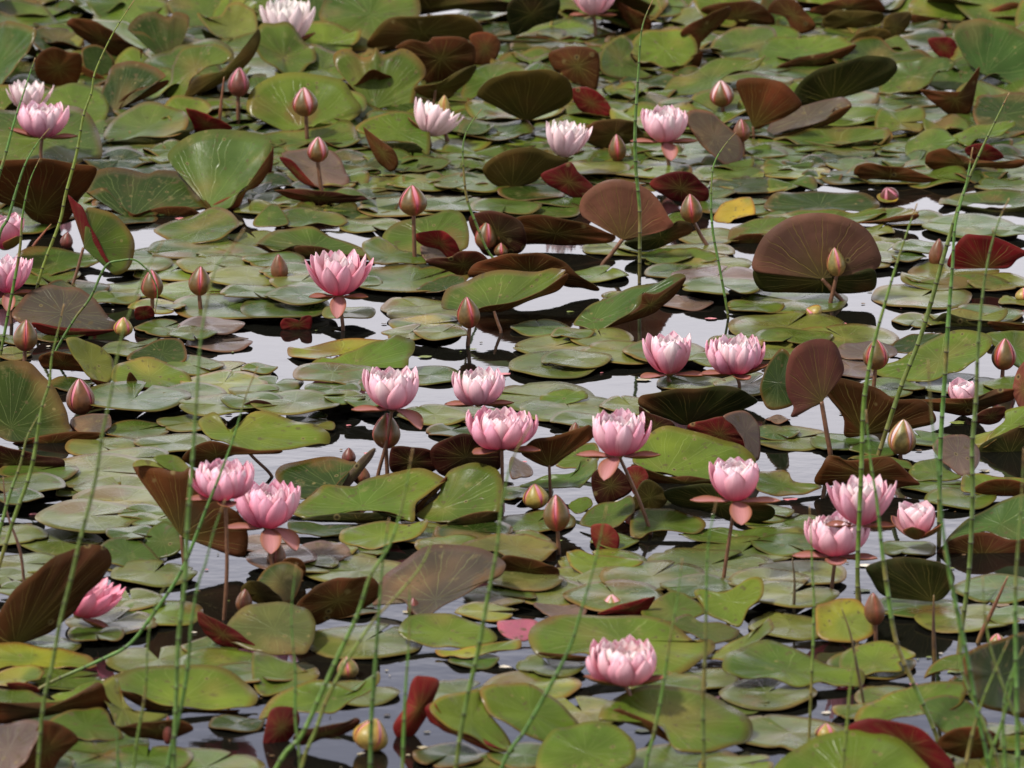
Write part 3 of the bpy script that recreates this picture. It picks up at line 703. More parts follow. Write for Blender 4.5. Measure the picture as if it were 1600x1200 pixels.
r('T','g1',"270,102 285,78 315,68 345,72 362,85 348,98 320,107 300,120 288,150 262,156 257,148 265,128",th=50,label='big pad at the top left with its brown right half folded up',folds=(('B','uo',"288,151 302,125 325,115 345,111 365,92 390,70 403,45 407,62 395,90 370,116 340,133 310,147 297,153",dict(th=20)),))
r('T','g2',"60,148 95,133 125,131 155,141 170,163 165,187 150,197 125,195 95,190 62,180",th=58)
r('T','g1',"-30,182 20,172 60,165 100,163 135,178 152,200 160,238 145,248 110,260 60,254 20,250 -30,248",th=62,label='wide olive green pad under the pink bloom at the upper left edge')
r('T','g1',"162,217 170,195 190,176 220,162 255,162 285,172 295,190 282,208 255,213 215,216 180,221",cup=.12,folds=(('B','ug',"165,222 215,217 255,213 290,203 296,215 270,228 220,232 180,230"),),label='striped green pad with a dark gap beneath, right of the upper left bloom')  # the fold is a dark strip put in for the shaded gap beneath
r('B','ur',"290,170 305,172 325,180 345,188 362,202 330,208 310,210 300,192")
r('B','ub',"-30,265 20,250 60,247 110,257 150,262 142,288 125,312 108,342 80,352 50,345 20,310 -30,305",hub="60,330",label='broad brown underside of a pad below the upper left bloom')
r('T','g2',"430,118 440,92 480,84 505,90 525,108 540,132 530,128 500,118 455,118",other='uo')
r('T','g1',"521,85 540,77 556,82 567,89 581,86 587,75 597,84 612,82 630,76 648,85 665,105 663,120 652,134 643,166 612,164 585,168 560,148 535,118 525,105",hub="586,166",th=25,label='tall scalloped green pad standing upright at the top centre left')
r('T','g2',"385,170 395,140 425,118 465,112 510,118 538,130 552,150 565,168 560,178 545,190 525,194 500,194 480,202 455,205 430,197 400,184",hub="470,200",th=32,label='wide bright green fan pad behind the pink bud',other='ug')
r('T','g1',"400,214 430,207 470,203 510,196 535,188 553,195 560,215 562,222 530,226 500,222 460,230 430,226 405,226",cup=.1,folds=(('B','ug',"405,226 460,231 500,223 540,224 575,226 555,238 520,244 470,244 430,240"),))
r('T','g2',"555,200 575,185 610,175 640,177 665,190 672,215 670,242 660,234 645,223 620,220 600,222 580,212 565,208",th=42,label='bright green upturned pad in front of the leaning white bloom',folds=(('B','ug',"582,214 602,223 645,224 664,240 640,252 600,250 588,235"),))
r('B','ub',"567,200 578,206 598,222 616,235 622,257 612,268 595,258 583,240",th=20,label='narrow red-brown rolled leaf tip left of the leaning white bloom')
r('T','g1',"615,262 625,250 650,243 680,245 705,252 688,262 650,268 625,268",cup=.1)
r('T','bp',"440,240 462,234 500,231 520,237 535,255 545,278 540,290 500,294 478,280 460,262",th=50,other='ur',folds=(('B','ur',"437,246 455,250 470,266 492,292 470,284 448,262"),),label='mauve grey glossy pad with a red left edge behind the small pink bud')
r('T','g2',"396,218 410,217 425,228 418,250 398,264",th=40,folds=(('B','ur',"400,262 420,250 427,229 426,260 416,290 400,299"),))
r('T','gb',"262,242 280,220 305,208 345,203 395,205 420,214 424,232 412,262 395,285 375,300 360,322 335,327 320,318 305,292 290,272 270,260",hub="325,318",th=35,cup=.12,label='big pale grey-green upright pad with fine veins at the upper left',folds=(('B','ub',"330,324 345,313 375,300 395,286 412,264 424,236 422,262 405,290 385,300 372,325 345,327",dict(th=20)),))
r('T','g3',"135,300 142,272 165,264 200,264 230,270 250,265 285,270 300,280 312,300 330,324 300,326 270,325 240,326 212,338 198,326 178,306 160,296",hub="205,334",th=58,cup=.1,label='dark green bowl pad with a brown near rim at the upper left',folds=(('B','ub',"208,341 240,326 280,323 305,328 326,350 280,350 235,352 215,356"),))
r('T','g1',"240,360 270,345 300,337 335,325 355,328 373,345 365,360 340,375 300,380 265,376",th=66)
r('T','g1',"136,325 160,328 185,340 203,360 210,385 207,410 195,425 180,429 168,418 172,410 155,385 140,355",hub="132,386",th=30,cup=.05,foot="113,450",folds=(('B','ur',"106,305 118,315 130,325 140,352 152,372 165,400 172,412 155,404 133,385 125,365 115,335",dict(th=15,hub="132,385")),),label='heart pad standing on edge at the left with a crimson folded strip')
# top strip, middle and right
r('B','uo',"560,8 600,-8 680,-6 760,-5 800,5 790,18 730,14 650,25 590,26",th=40)
r('B','uo',"575,62 600,35 640,25 700,22 735,28 755,45 745,62 690,62 640,72 600,82 578,78",th=40,label='olive brown pad underside, widest of the brown ones at the top centre')
r('T','g2',"725,20 740,10 775,2 812,3 822,12 790,24 748,32",folds=(('B','ug',"743,34 780,22 825,10 832,38 800,56 758,58"),))
r('B','ub',"735,55 760,50 778,60 782,75 770,97 742,102 738,78")
r('B','ub',"617,75 640,62 668,66 680,58 720,58 740,72 743,92 735,107 700,127 670,132 655,115 650,92 630,80",th=30,label='rust red pad underside at the top centre beside the scalloped green pad')
r('B','uo',"648,138 690,127 735,103 745,106 735,122 712,146 690,156 665,152",foot="676,175",hub="680,140")
r('T','g1',"720,152 735,112 760,100 800,98 822,110 800,122 770,135 748,150",th=60)
r('B','uo',"745,150 765,125 790,114 820,110 860,112 885,122 895,142 890,160 862,176 830,187 808,182 775,166",hub="822,184",foot="835,205",cup=-.08,label='rounded olive brown fan pad underside above the small white star bloom')
r('B','ug',"798,0 870,-4 868,28 840,40 815,52 798,52",th=30)
r('T','g2',"805,56 830,40 870,33 910,35 940,45 962,50 940,54 915,62 900,56 885,58 870,60 848,56 825,58",cup=.15,folds=(('B','ub',"806,58 845,57 870,61 892,56 910,62 962,51 935,64 900,72 865,78 835,72"),),label='yellow-green pad with a wavy brown near rim under the top bloom')
r('B','ub',"965,4 985,13 1010,25 1018,42 1005,52 985,42 970,22")
r('B','ub',"1095,15 1130,4 1180,4 1208,25 1205,42 1150,43 1118,38",th=30)
r('T','g1',"1085,2 1120,-6 1180,-8 1215,-2 1215,8 1160,5 1110,10")
r('T','gp',"1035,42 1055,20 1085,10 1112,10 1124,18 1095,38 1064,48")
r('B','ub',"1064,50 1095,30 1120,16 1141,11 1140,24 1115,48 1092,70 1088,90 1075,70")
r('T','g2',"988,66 1000,52 1030,46 1065,46 1085,60 1090,80 1075,99 1045,109 1020,99 1000,96 985,84",th=40,label='rounded yellow-green pad with a dark brown near rim, upper right of centre',other='ub',folds=(('B','ub',"966,76 985,85 1010,99 1036,109 1060,104 1090,86 1098,80 1092,105 1062,119 1035,126 1005,114"),))
r('T','g1',"958,62 975,55 990,72 985,88 1000,106 1020,120 990,124 950,118 936,98 945,72",th=50)
r('B','ub',"857,85 875,75 905,72 930,78 937,95 935,130 928,142 905,134 888,127 876,115 865,108",th=15,label='upright rust brown pad underside at the top, left of the tall horsetail',folds=(('T','g2',"876,115 890,106 898,116 899,128 885,128"),))
r('B','ur',"893,140 912,136 930,141 945,154 957,176 950,182 930,183 908,174 897,158",th=25,label='glossy crimson leaf underside above the gap between the white and pink blooms')
r('T','g1',"1110,72 1130,50 1170,42 1210,45 1210,92 1165,92 1130,90 1115,80",th=60)
r('T','g2',"1166,42 1200,38 1240,44 1250,58 1225,70 1195,75 1175,62",th=60)
r('T','g1',"1036,144 1050,125 1075,115 1110,96 1150,92 1190,88 1195,92 1180,105 1150,112 1120,130 1108,142 1090,147 1060,149",th=60,label='long smooth green pad rising to the right, left of the pale pink bud')
r('T','br',"1072,182 1085,171 1115,178 1135,195 1155,215 1160,246 1140,258 1112,242 1087,215",th=40,other='ur',label='glossy purple-grey pad leaning behind the upper pink bloom')
r('B','ub',"1150,132 1165,122 1200,124 1225,130 1245,150 1252,166 1230,182 1205,192 1185,202 1175,196 1165,166",hub="1177,198",foot="1178,222",th=25,label='brown veined fan pad beside the small brown bud at the upper right')
r('B','uo',"908,207 930,190 965,187 990,190 1003,206 1022,216 1010,224 985,224 950,232 922,226",th=35)
r('B','uo',"755,260 790,238 830,230 860,240 888,250 880,262 860,264 845,275 832,287 800,294 768,286",th=35,hub="800,292",label='olive brown rolled pad under the small white star bloom')
r('B','ur',"845,273 868,262 890,254 905,270 926,290 932,298 905,311 880,301 858,290",th=25,label='crimson rolled tube of leaf under the small white star bloom')
r('B','ur',"1015,287 1040,272 1075,268 1095,284 1108,300 1100,316 1060,316 1038,306",th=30,label='dark red pad underside behind the bud on the curved stalk')
r('B','ub',"1200,18 1212,-2 1240,0 1260,20 1275,42 1255,53 1238,46 1225,26",th=20)
r('T','g1',"1190,0 1210,-8 1222,10 1232,30 1205,36 1190,30")
r('B','ub',"1265,18 1290,4 1330,-2 1370,-2 1382,18 1350,20 1310,16 1285,26",th=30)
r('B','uo',"1285,32 1300,18 1330,17 1378,20 1376,36 1345,43 1310,46 1290,43",th=30)
r('T','g2',"1378,12 1400,0 1425,-4 1425,16 1402,20 1382,18")
r('T','g2',"1420,18 1428,-4 1480,-12 1560,-10 1582,0 1570,12 1545,10 1515,24 1490,36 1460,30 1430,22",th=55,cup=.1,label='wide bright yellow-green pad at the top right',folds=(('B','ub',"1425,24 1460,31 1490,37 1518,24 1550,14 1585,4 1610,16 1585,32 1540,34 1490,46 1455,52 1430,46"),))
r('B','uo',"1380,48 1386,25 1420,19 1422,37 1405,56 1386,68",th=25)
r('T','g1',"1375,68 1405,56 1428,80 1418,88 1392,82")
r('T','g3',"1300,92 1335,62 1370,58 1400,78 1440,80 1455,92 1400,100 1340,112",th=60)
r('T','g2',"1185,92 1200,62 1235,58 1270,55 1300,55 1320,62 1334,70 1310,79 1282,84 1248,91 1218,103 1195,104",th=60,cup=.1,label='long yellow-green pad with a brown near rim at the upper right',folds=(('B','ub',"1215,104 1250,90 1285,84 1310,77 1338,70 1322,88 1290,101 1250,112 1222,112"),))
r('B','uo',"1328,65 1345,50 1375,44 1392,52 1380,66 1368,80 1345,87 1334,78",th=30)
r('B','ug',"1240,150 1262,118 1295,102 1340,90 1372,88 1398,96 1400,112 1380,131 1350,143 1310,152 1275,161 1252,166",th=35,hub="1300,155",label='broad dark green underside of a pad at the upper right')
r('T','br',"1196,212 1212,182 1250,166 1290,155 1315,152 1331,164 1318,169 1305,170 1290,186 1260,196 1230,206",th=60,label='purplish brown sloping pad, upper right, left of a red leaf tip',folds=(('B','ub',"1190,218 1240,204 1285,189 1305,174 1331,166 1302,192 1250,207 1210,220"),))
r('B','ur',"1450,62 1470,58 1490,62 1497,86 1480,93 1460,82",th=20)
r('T','g1',"1373,138 1380,110 1400,97 1430,93 1455,88 1480,90 1493,98 1485,110 1465,112 1450,131 1430,141 1400,146 1377,147",th=45,other='ur',label='pinkish green upturned pad with red near rim at the upper right',folds=(('B','ub',"1356,156 1375,145 1410,143 1450,134 1440,145 1425,158 1400,169 1372,162"),))
r('T','g1',"1450,132 1465,112 1490,102 1530,105 1520,136 1490,141",th=55)
r('B','ub',"1438,140 1475,143 1510,140 1524,112 1531,106 1524,145 1515,176 1490,183 1465,166 1448,152",th=25,label='rust brown cupped pad underside below the big pale pad at the upper right')
r('T','gb',"1489,50 1500,35 1530,30 1560,33 1590,45 1612,62 1612,110 1600,130 1585,134 1570,121 1545,119 1530,112 1512,95 1495,70",th=30,hub="1543,112",cup=.12,label='large pale grey-green pad standing with radiating veins at the top right')
r('T','g2',"1563,74 1580,65 1612,52 1612,76 1588,79",folds=(('B','ub',"1563,75 1588,80 1612,77 1612,92 1590,90"),))
r('T','g3',"1525,160 1530,150 1560,147 1612,150 1612,206 1560,206 1528,196 1520,175",th=55)
r('T','g1',"1208,216 1240,208 1290,200 1350,197 1374,197 1391,206 1385,218 1372,222 1350,220 1310,229 1280,225 1250,226 1225,218",th=66,cup=.12,label='long green pad with a yellow curled right end at the upper right',folds=(('B','ug',"1202,234 1230,226 1260,226 1305,231 1345,222 1380,218 1352,233 1310,243 1260,249 1212,244"),('T','ye',"1290,246 1330,237 1382,222 1391,206 1394,216 1376,233 1335,247 1302,249")))
r('T','g2',"1418,222 1440,206 1470,200 1490,214 1497,218 1480,231 1447,246 1416,241",th=60)
r('T','g2',"1488,212 1530,196 1575,189 1586,194 1565,210 1530,217 1508,227",th=62)
r('B','ur',"1508,232 1525,225 1550,228 1568,247 1530,252 1512,242",th=30)
r('B','ub',"1446,256 1450,240 1475,233 1500,242 1520,250 1560,252 1600,252 1590,262 1540,263 1500,266 1460,266",th=35)
r('B','ub',"1334,271 1342,258 1375,257 1420,265 1450,275 1470,283 1420,284 1370,281 1345,279",th=40,label='thin rust brown upturned rim above the tipped-over pink bud')
r('T','g3',"1193,322 1215,303 1262,298 1325,300 1366,310 1372,324 1330,330 1270,332 1215,330",th=64,label='dark green shaded pad just above the big brown fan')
r('T','g1',"1195,345 1245,328 1320,330 1372,326 1385,332 1345,347 1300,350",th=68)
r('T','g1',"1338,346 1365,332 1400,323 1425,326 1434,334 1395,340 1370,347",cup=.1,folds=(('B','ub',"1338,348 1375,344 1400,338 1434,335 1430,343 1400,347 1365,350"),))
r('T','ye',"1370,306 1385,300 1400,304 1402,313 1380,316",label='little yellow patch of dying leaf beside the tipped-over pink bud')
r('T','g1',"1468,320 1474,308 1500,302 1560,298 1612,300 1612,322 1560,326 1530,325 1500,320",cup=.12,folds=(('B','ug',"1500,321 1530,325 1570,326 1612,323 1612,342 1560,342 1520,334"),))
# middle band left
r('T','g1',"28,392 60,385 100,390 150,395 170,404 140,413 110,421 85,429 55,429 30,412",cup=.08)
r('T','br',"18,494 35,465 60,450 92,446 120,450 145,465 170,493 182,510 160,521 120,518 80,514 40,506",th=50,other='ur',label='large purplish brown domed pad at the left edge with red beneath',folds=(('B','ur',"50,504 90,511 150,515 182,516 150,524 110,526 70,522"),))
r('T','gp',"103,531 125,528 160,545 178,565 177,590 165,600 140,590 120,562",th=50,cup=.1,label='pale twisted pad left of the bent horsetail')
r('T','g2',"175,592 180,572 202,562 242,560 280,575 300,595 297,606 250,606 218,605 195,602",th=62,folds=(('B','ub',"140,592 165,603 192,606 203,582 222,603 245,608 215,612 170,612"),),label='light green pad with a brown pointed notch at the left')
r('T','g3',"198,561 215,545 245,532 278,529 290,543 290,564 265,567 240,563 218,562",th=55,label='glossy dark green pad tilted up between pale pads at the left')
r('B','ub',"60,561 75,551 110,553 135,568 150,581 110,579 72,576",th=40)
r('T','g3',"-40,578 0,565 30,563 55,574 80,598 98,630 108,658 112,675 80,679 50,686 20,692 0,682 -40,664",hub="18,664",th=42,cup=.08,label='big dark green pad at the left edge, tallest beside the big brown bud',folds=(('B','ub',"20,693 60,683 112,675 158,677 156,684 110,697 60,711 22,714"),))
r('B','ud',"-30,697 20,700 60,712 100,720 90,736 40,737 -30,732",th=40)
r('T','br',"110,656 140,647 170,648 172,668 152,678 122,674",th=62)
r('B','ur',"212,482 235,479 240,494 214,500",th=30,label='small torn dark red leaf piece below the left pair of buds')
r('T','g1',"400,382 425,362 455,355 490,358 520,368 560,385 583,396 583,402 560,403 530,396 500,386 470,384 440,391 415,383",th=62,cup=.1,other='ub',label='long wavy grey-green pad with brown rim left of the tall-stalked bud',folds=(('B','ub',"402,383 440,391 470,384 500,386 530,396 583,402 560,408 500,407 455,403 425,396"),))
r('T','g1',"395,350 415,324 430,318 445,334 450,350 425,354",th=55)
r('T','g1',"433,338 452,326 485,325 520,332 543,343 535,351 500,349 465,355 440,350",th=64)
r('B','ud',"430,296 480,298 530,301 565,308 572,312 530,319 490,319 448,309",th=45)
r('T','g1',"597,376 615,350 650,340 690,332 712,328 727,340 733,365 731,384 720,391 700,398 660,402 620,392",th=48,other='ug',label='heart shaped plain green pad behind the tall-stalked bud')
r('T','g1',"566,380 592,371 625,388 665,402 668,411 610,412 578,408",th=68)
r('B','ud',"733,340 760,330 790,334 815,350 823,375 815,393 790,398 758,398 742,372",th=30,label='dark maroon pad behind the twin buds')
r('B','ud',"665,408 700,402 720,394 745,393 765,410 755,427 730,434 700,424",th=35)
r('B','ur',"647,368 665,362 690,361 706,370 715,384 718,399 702,404 685,390 660,384",th=30,label='crimson veined leaf lobe right of the tall bud stalk')
r('T','bp',"657,385 675,383 698,394 706,402 680,408 663,404",th=55)
r('B','ub',"733,430 745,413 790,398 830,395 870,405 900,425 937,453 905,452 870,442 820,436 780,442",th=40,label='long brown curled rim arching over the middle water')
r('T','g1',"690,480 697,456 720,440 745,430 790,423 840,425 866,417 881,420 882,430 860,445 830,461 790,473 755,483 735,486 712,484",hub="770,478",th=58,cup=.08,foot="783,520",label='large grey-green pad sweeping up to the right behind the middle bud',folds=(('B','ub',"755,485 800,473 850,452 884,428 886,438 868,456 822,472 782,488"),))
r('T','g3',"650,456 670,440 700,430 727,433 722,448 692,454",th=62)
r('B','ub',"798,358 810,340 850,337 900,345 945,362 962,373 940,380 880,383 830,383 800,377",th=35,label='wide dark brown underside left of the red-brown fan')
r('B','uf',"905,324 912,305 935,287 960,280 985,283 1010,295 1030,315 1045,340 1052,353 1030,362 1000,369 985,376 970,374 945,356 925,346 910,337",hub="973,373",foot="940,417",th=22,cup=-.06,sr=3.5,label='red-brown veined fan pad standing on a slanting stalk, upper centre')
r('B','ug',"976,378 1000,370 1040,355 1060,346 1080,350 1078,365 1045,381 1010,392 985,388",th=35)
r('T','ye',"1115,343 1125,322 1150,310 1172,308 1180,326 1176,336 1150,341 1135,349",th=55,label='bright yellow dying pad with a greenish middle, right of the olive bud')
r('T','g1',"1137,376 1145,356 1180,342 1225,340 1232,352 1212,362 1198,366 1165,366 1148,372",th=62,folds=(('B','ub',"1137,377 1150,371 1167,366 1200,366 1198,376 1180,392 1155,386"),))
r('T','g1',"1008,412 1030,395 1060,388 1098,390 1125,400 1105,411 1060,416",th=64)
r('T','gb',"896,506 920,480 950,462 990,447 1030,440 1060,430 1071,431 1060,446 1045,456 1025,457 1006,459 1000,476 970,496 937,514 912,512",hub="925,500",th=52,cup=.04,label='large grey-green pad at the centre folded along a brown keel',folds=(('B','ub',"935,515 970,498 1000,477 1005,459 1028,458 1071,433 1058,458 1036,478 1020,490 1000,498 965,508",dict(th=25)),))
r('B','uf',"1175,418 1180,395 1195,368 1225,345 1260,334 1300,333 1335,345 1360,365 1375,395 1377,410 1368,421 1340,426 1310,430 1290,434 1260,434 1220,430 1190,426",hub="1284,434",foot="1318,474",th=18,cup=-.06,sr=3.5,label='biggest brown fan pad, rounded and veined, standing at the right',folds=(('B','ug',"1178,422 1220,426 1282,430 1335,424 1366,422 1366,452 1330,458 1250,458 1190,453",dict(th=30,hub="1284,437")),))
r('B','ur',"1480,412 1492,385 1505,370 1520,366 1550,370 1595,388 1606,396 1590,406 1572,419 1530,419 1490,419",th=25,hub="1540,418",label='deep crimson fan pad at the right edge behind horsetails')
r('T','g1',"1410,424 1412,432 1430,440 1460,433 1500,430 1560,432 1580,446 1540,452 1480,452 1430,447 1408,438",th=68)
r('T','g3',"1392,545 1400,532 1430,522 1460,520 1475,525 1450,540 1415,551",th=64)
r('T','gp',"1440,498 1445,488 1460,500 1478,487 1510,485 1550,487 1575,486 1560,500 1520,501 1478,498 1455,508",th=66,folds=(('B','ug',"1440,507 1460,500 1478,489 1520,500 1605,506 1605,516 1530,515 1460,513"),))
r('B','ub',"1545,503 1600,508 1608,520 1560,517",th=45)
r('T','g2',"1362,578 1400,565 1430,545 1460,525 1500,518 1540,520 1550,535 1530,560 1508,576 1485,580 1468,591 1440,598 1400,592",th=58,label='long bright green pad behind three horsetails at the right')
r('T','bp',"1308,546 1330,535 1370,534 1400,544 1396,558 1360,562 1320,560",th=64)
r('T','g3',"1188,605 1198,572 1220,545 1234,558 1232,600 1240,630 1210,641 1194,632",th=25,label='dark green pad standing behind the reddish purple one at the right')
r('B','up',"1228,600 1230,570 1240,545 1265,532 1290,530 1305,538 1315,560 1319,580 1307,600 1290,620 1282,630 1262,640 1245,651 1235,650 1240,636 1232,620",hub="1283,627",foot="1298,714",th=20,sr=4,label='reddish purple veined pad standing upright on a thick stalk at the right')
r('B','ub',"1284,600 1292,588 1335,596 1370,608 1400,622 1440,626 1455,640 1462,658 1430,671 1390,676 1350,679 1320,684 1318,652 1296,622",hub="1350,675",th=30,label='broad dark rust pad underside right of the purple standing pad')
r('B','ub',"1408,626 1460,625 1520,620 1560,610 1585,608 1582,625 1540,639 1500,650 1460,642",th=38)
r('B','up',"1583,600 1592,575 1610,565 1610,655 1595,640 1585,622",th=20,label='reddish purple pad cut by the right edge')
r('T','g2',"1540,522 1580,517 1612,525 1612,578 1585,570 1560,545",th=55)
r('B','ud',"1520,656 1540,640 1570,636 1566,655 1545,664",th=30)
r('T','g2',"1483,690 1525,697 1545,681 1568,657 1574,641 1612,635 1612,665 1575,672 1552,691 1530,699",th=50,label='green curling pad above a dark hollow at the right edge',folds=(('B','ug',"1530,699 1560,681 1612,667 1612,742 1562,742 1535,722",dict(th=25)),))
r('T','bp',"1457,696 1473,682 1505,679 1525,695 1532,715 1522,735 1505,744 1480,726 1465,712",th=45,other='ur',label='glossy mauve pad with fine veins between horsetails at the right')
r('T','g1',"1420,735 1440,720 1478,715 1487,735 1502,746 1462,751 1430,748",th=64)
r('T','g2',"1503,768 1505,742 1520,740 1560,745 1612,750 1612,772 1560,774 1530,770",th=60,folds=(('B','ub',"1520,767 1545,751 1580,750 1612,760 1612,774 1560,775"),))
r('B','ub',"1274,756 1285,725 1295,714 1310,713 1325,719 1380,715 1402,722 1425,745 1437,758 1410,761 1370,763 1330,759",th=28,label='red-brown pad underside right behind the right flower pair')
r('T','g1',"1325,716 1350,711 1390,713 1422,724 1430,736 1400,728 1370,718",th=60)
# centre band
r('T','g2',"480,576 500,561 530,555 560,545 600,528 625,526 648,535 640,560 633,573 590,573 540,575",hub="552,568",th=60,cup=.05,label='green pad rising to the right on the open water left of centre')
r('T','yg',"450,546 475,540 560,531 640,528 600,541 560,551 520,554 490,561 456,556",label='yellowish narrow pad with a brown left tip on the open water')
r('B','ur',"438,505 446,497 465,500 469,505 472,495 486,494 487,508 480,517 450,518 440,513",th=20,z0=-.004,label='small maroon leaf curl poking out of the open water')
r('T','g2',"843,623 860,612 890,608 915,612 916,622 890,630 860,632",th=64)
r('B','ug',"998,631 1005,620 1050,608 1100,607 1150,605 1168,615 1184,630 1150,641 1120,653 1080,662 1050,658 1020,646",hub="1075,661",foot="1070,700",th=42,label='dark brown-green flat underside held above the water right of centre',cup=-.05)
r('B','ud',"998,636 1015,646 1050,659 1052,672 1030,690 1008,678",th=25)
r('B','ur',"1075,664 1108,655 1132,652 1150,670 1165,690 1168,709 1130,697 1088,682",th=25,label='deep red underside right of centre beneath the dark flat pad')
r('T','bp',"1130,650 1160,641 1180,655 1188,680 1186,718 1168,710 1160,685 1146,665",th=30,other='ud',label='pale mauve pad standing beside the deep red one, right of centre')
r('T','g2',"988,716 1000,690 1020,672 1050,667 1090,675 1130,685 1160,700 1182,718 1155,735 1120,750 1090,746 1050,743 1020,736 998,727",th=52,hub="1040,735",cup=.05,label='large smooth green pad right behind the bloom on the slanting stalk',folds=(('B','ub',"988,726 1040,744 1080,744 1120,752 1150,745 1140,766 1110,765 1060,760 1020,756 998,742"),))
r('B','ub',"815,708 832,688 860,682 900,672 922,665 926,682 910,696 886,713 868,727 850,728 828,718",hub="858,726",foot="860,778",th=30,label='red-brown funnel shaped pad on a stalk right of the middle bloom')
r('T','g1',"868,726 900,700 930,692 936,715 920,729 890,731",th=58)
r('T','gb',"813,760 840,748 880,740 900,735 910,720 930,713 932,735 910,756 890,763",th=62)
r('T','bp',"798,715 815,720 830,730 832,742 815,746 798,745",th=66)
r('B','ud',"925,742 960,728 988,760 972,778 935,788",th=15)
r('B','ur',"977,735 1000,728 1013,745 1003,760 990,772",th=25)
r('B','uo',"986,792 1000,757 1015,750 1035,763 1043,780 1030,796 1002,799",th=20,label='small rust brown rounded leaf below the slanting stalk')
r('B','ug',"1038,768 1090,756 1130,765 1165,778 1205,790 1205,812 1150,816 1115,802 1060,793",th=40)
r('B','ud',"612,700 640,699 675,705 682,733 652,742 612,737",th=30)
r('B','ud',"672,705 690,690 720,678 742,680 762,690 782,700 782,730 760,738 720,743 700,746 680,732",th=30,label='dark maroon pad underside left of the middle bloom')
r('B','ud',"378,640 390,627 415,627 432,638 436,651 405,650",th=30,label='small maroon leaf lump left of centre, above the light two-lobed pad')
r('T','g2',"310,660 322,647 340,650 358,668 372,662 395,646 440,648 475,660 500,668 515,680 513,690 490,697 440,703 400,703 360,696 330,685",hub="362,672",th=60,cup=.06,foot="425,745",other='ub',label='light green two-lobed pad held above the water at the left, over a brown rim',folds=(('B','ub',"285,716 298,701 330,690 370,698 402,704 440,704 430,709 380,708 340,721 310,731 292,724"),))
r('T','g3',"430,742 445,725 480,717 520,714 545,720 556,723 532,750 520,761 500,762 490,770 470,778 448,771 438,756",hub="528,760",th=58,cup=.1,other='ud',label='dark grey-green pad with silvery veins and a narrow folded wing',folds=(('B','br',"528,757 548,735 565,715 585,700 584,712 570,731 550,756 540,766",dict(th=25)),))
r('T','g1',"682,778 690,755 705,735 725,727 750,723 772,730 783,745 786,780 778,802 750,801 720,811 690,816 665,813 650,806 664,790",hub="690,790",th=48,cup=.1,label='green cupped pad left of the middle bloom stalk',folds=(('B','ug',"700,817 740,802 780,800 776,813 740,826 710,824"),))
r('T','g2',"453,802 470,785 490,770 503,757 530,763 552,758 565,750 600,740 640,735 672,737 696,745 688,757 665,775 650,790 647,811 630,806 600,801 570,798 540,801 500,806 475,812",hub="565,787",th=58,cup=.05,label='big light green pad lifted above a dark rim, left of the middle',folds=(('B','ug',"472,812 500,806 545,802 600,802 646,812 612,815 550,817 500,816"),('B','ub',"648,810 651,790 667,775 696,746 697,753 681,771 661,787",dict(th=25))))
r('T','g3',"452,815 500,819 552,820 542,833 490,836 458,830",th=70)
r('T','g2',"530,840 545,822 600,816 640,818 668,813 660,831 620,849 580,856 553,853 538,848",th=66)
r('B','ub',"434,886 450,872 470,875 478,890 470,902",th=30)
r('T','bp',"457,866 475,850 510,845 540,852 547,865 530,876 480,882 460,876",th=66)
r('T','br',"583,946 588,920 610,890 640,868 680,853 725,851 765,861 789,880 786,895 760,906 735,926 700,942 675,956 650,962 628,938 600,934",hub="680,935",th=55,other='br',cup=.03,label='big mauve-brown glossy pad with orange centre, lower middle')
r('T','ol',"720,853 760,838 800,832 830,838 868,848 868,860 845,876 800,872 770,862",th=66)
r('B','ub',"790,868 850,880 872,890 866,906 805,903 785,890",th=38)
r('B','ur',"924,822 940,818 955,822 968,842 960,866 937,866 925,842",th=12,z0=-.01,label='crimson leaf stump standing in the dark water below the bloom stalk')
r('T','g1',"905,816 930,790 960,783 985,775 992,790 985,806 960,823 930,826",th=60)
r('T','g2',"888,790 900,780 920,777 925,790 902,802",th=55)
r('T','g1',"985,836 990,800 1020,795 1070,800 1102,816 1090,831 1030,829 1002,838",th=62)
r('T','g1',"1175,742 1200,735 1230,737 1240,750 1284,758 1262,771 1220,773 1185,766",th=66)
r('T','g1',"1060,836 1090,825 1140,828 1200,822 1255,830 1240,845 1170,847 1100,845",th=70)
r('T','g2',"885,863 900,859 930,867 980,870 1005,880 962,891 950,901 920,899 893,886",th=66)
# left foreground
r('B','ub',"208,731 215,723 235,727 260,733 285,737 300,733 340,780 372,800 385,830 386,860 378,870 360,868 330,856 300,846 285,840 282,836 265,806 240,776",hub="284,836",foot="288,884",th=20,cup=-.05,sr=3.5,label='large brown pad folded into a cone on a red stalk at the left',folds=(('T','g1',"240,715 260,710 280,715 298,734 284,738 260,732"),('T','gp',"208,729 215,719 238,720 258,731 230,727")))
r('B','ub',"-30,1004 -8,968 15,930 45,900 80,875 110,861 140,853 160,852 172,864 172,885 160,906 140,926 120,950 100,970 70,990 30,1003",th=35,cup=-.12,hub="20,1000",label='huge dark brown rolled pad at the lower left edge')
r('T','g1',"222,850 235,826 260,815 285,835 282,860 250,872 228,866",th=45)
r('T','g1',"150,862 165,845 190,839 215,842 245,868 252,880 200,886 165,878",th=62)
r('B','ub',"462,955 482,925 512,908 550,902 585,905 592,930 560,957 520,967 490,977",th=30,label='brown rolled pad underside left of the big mauve pad')
r('T','g3',"398,915 420,885 450,878 472,890 470,912 458,936 436,941 418,925",th=40)
r('B','uo',"376,922 390,908 412,912 432,928 441,940 415,945 392,938",th=30)
r('B','ur',"308,958 320,960 350,975 385,998 400,1012 360,1013 330,1000 315,982",th=30,label='deep red pointed fold left of the oval olive pad')
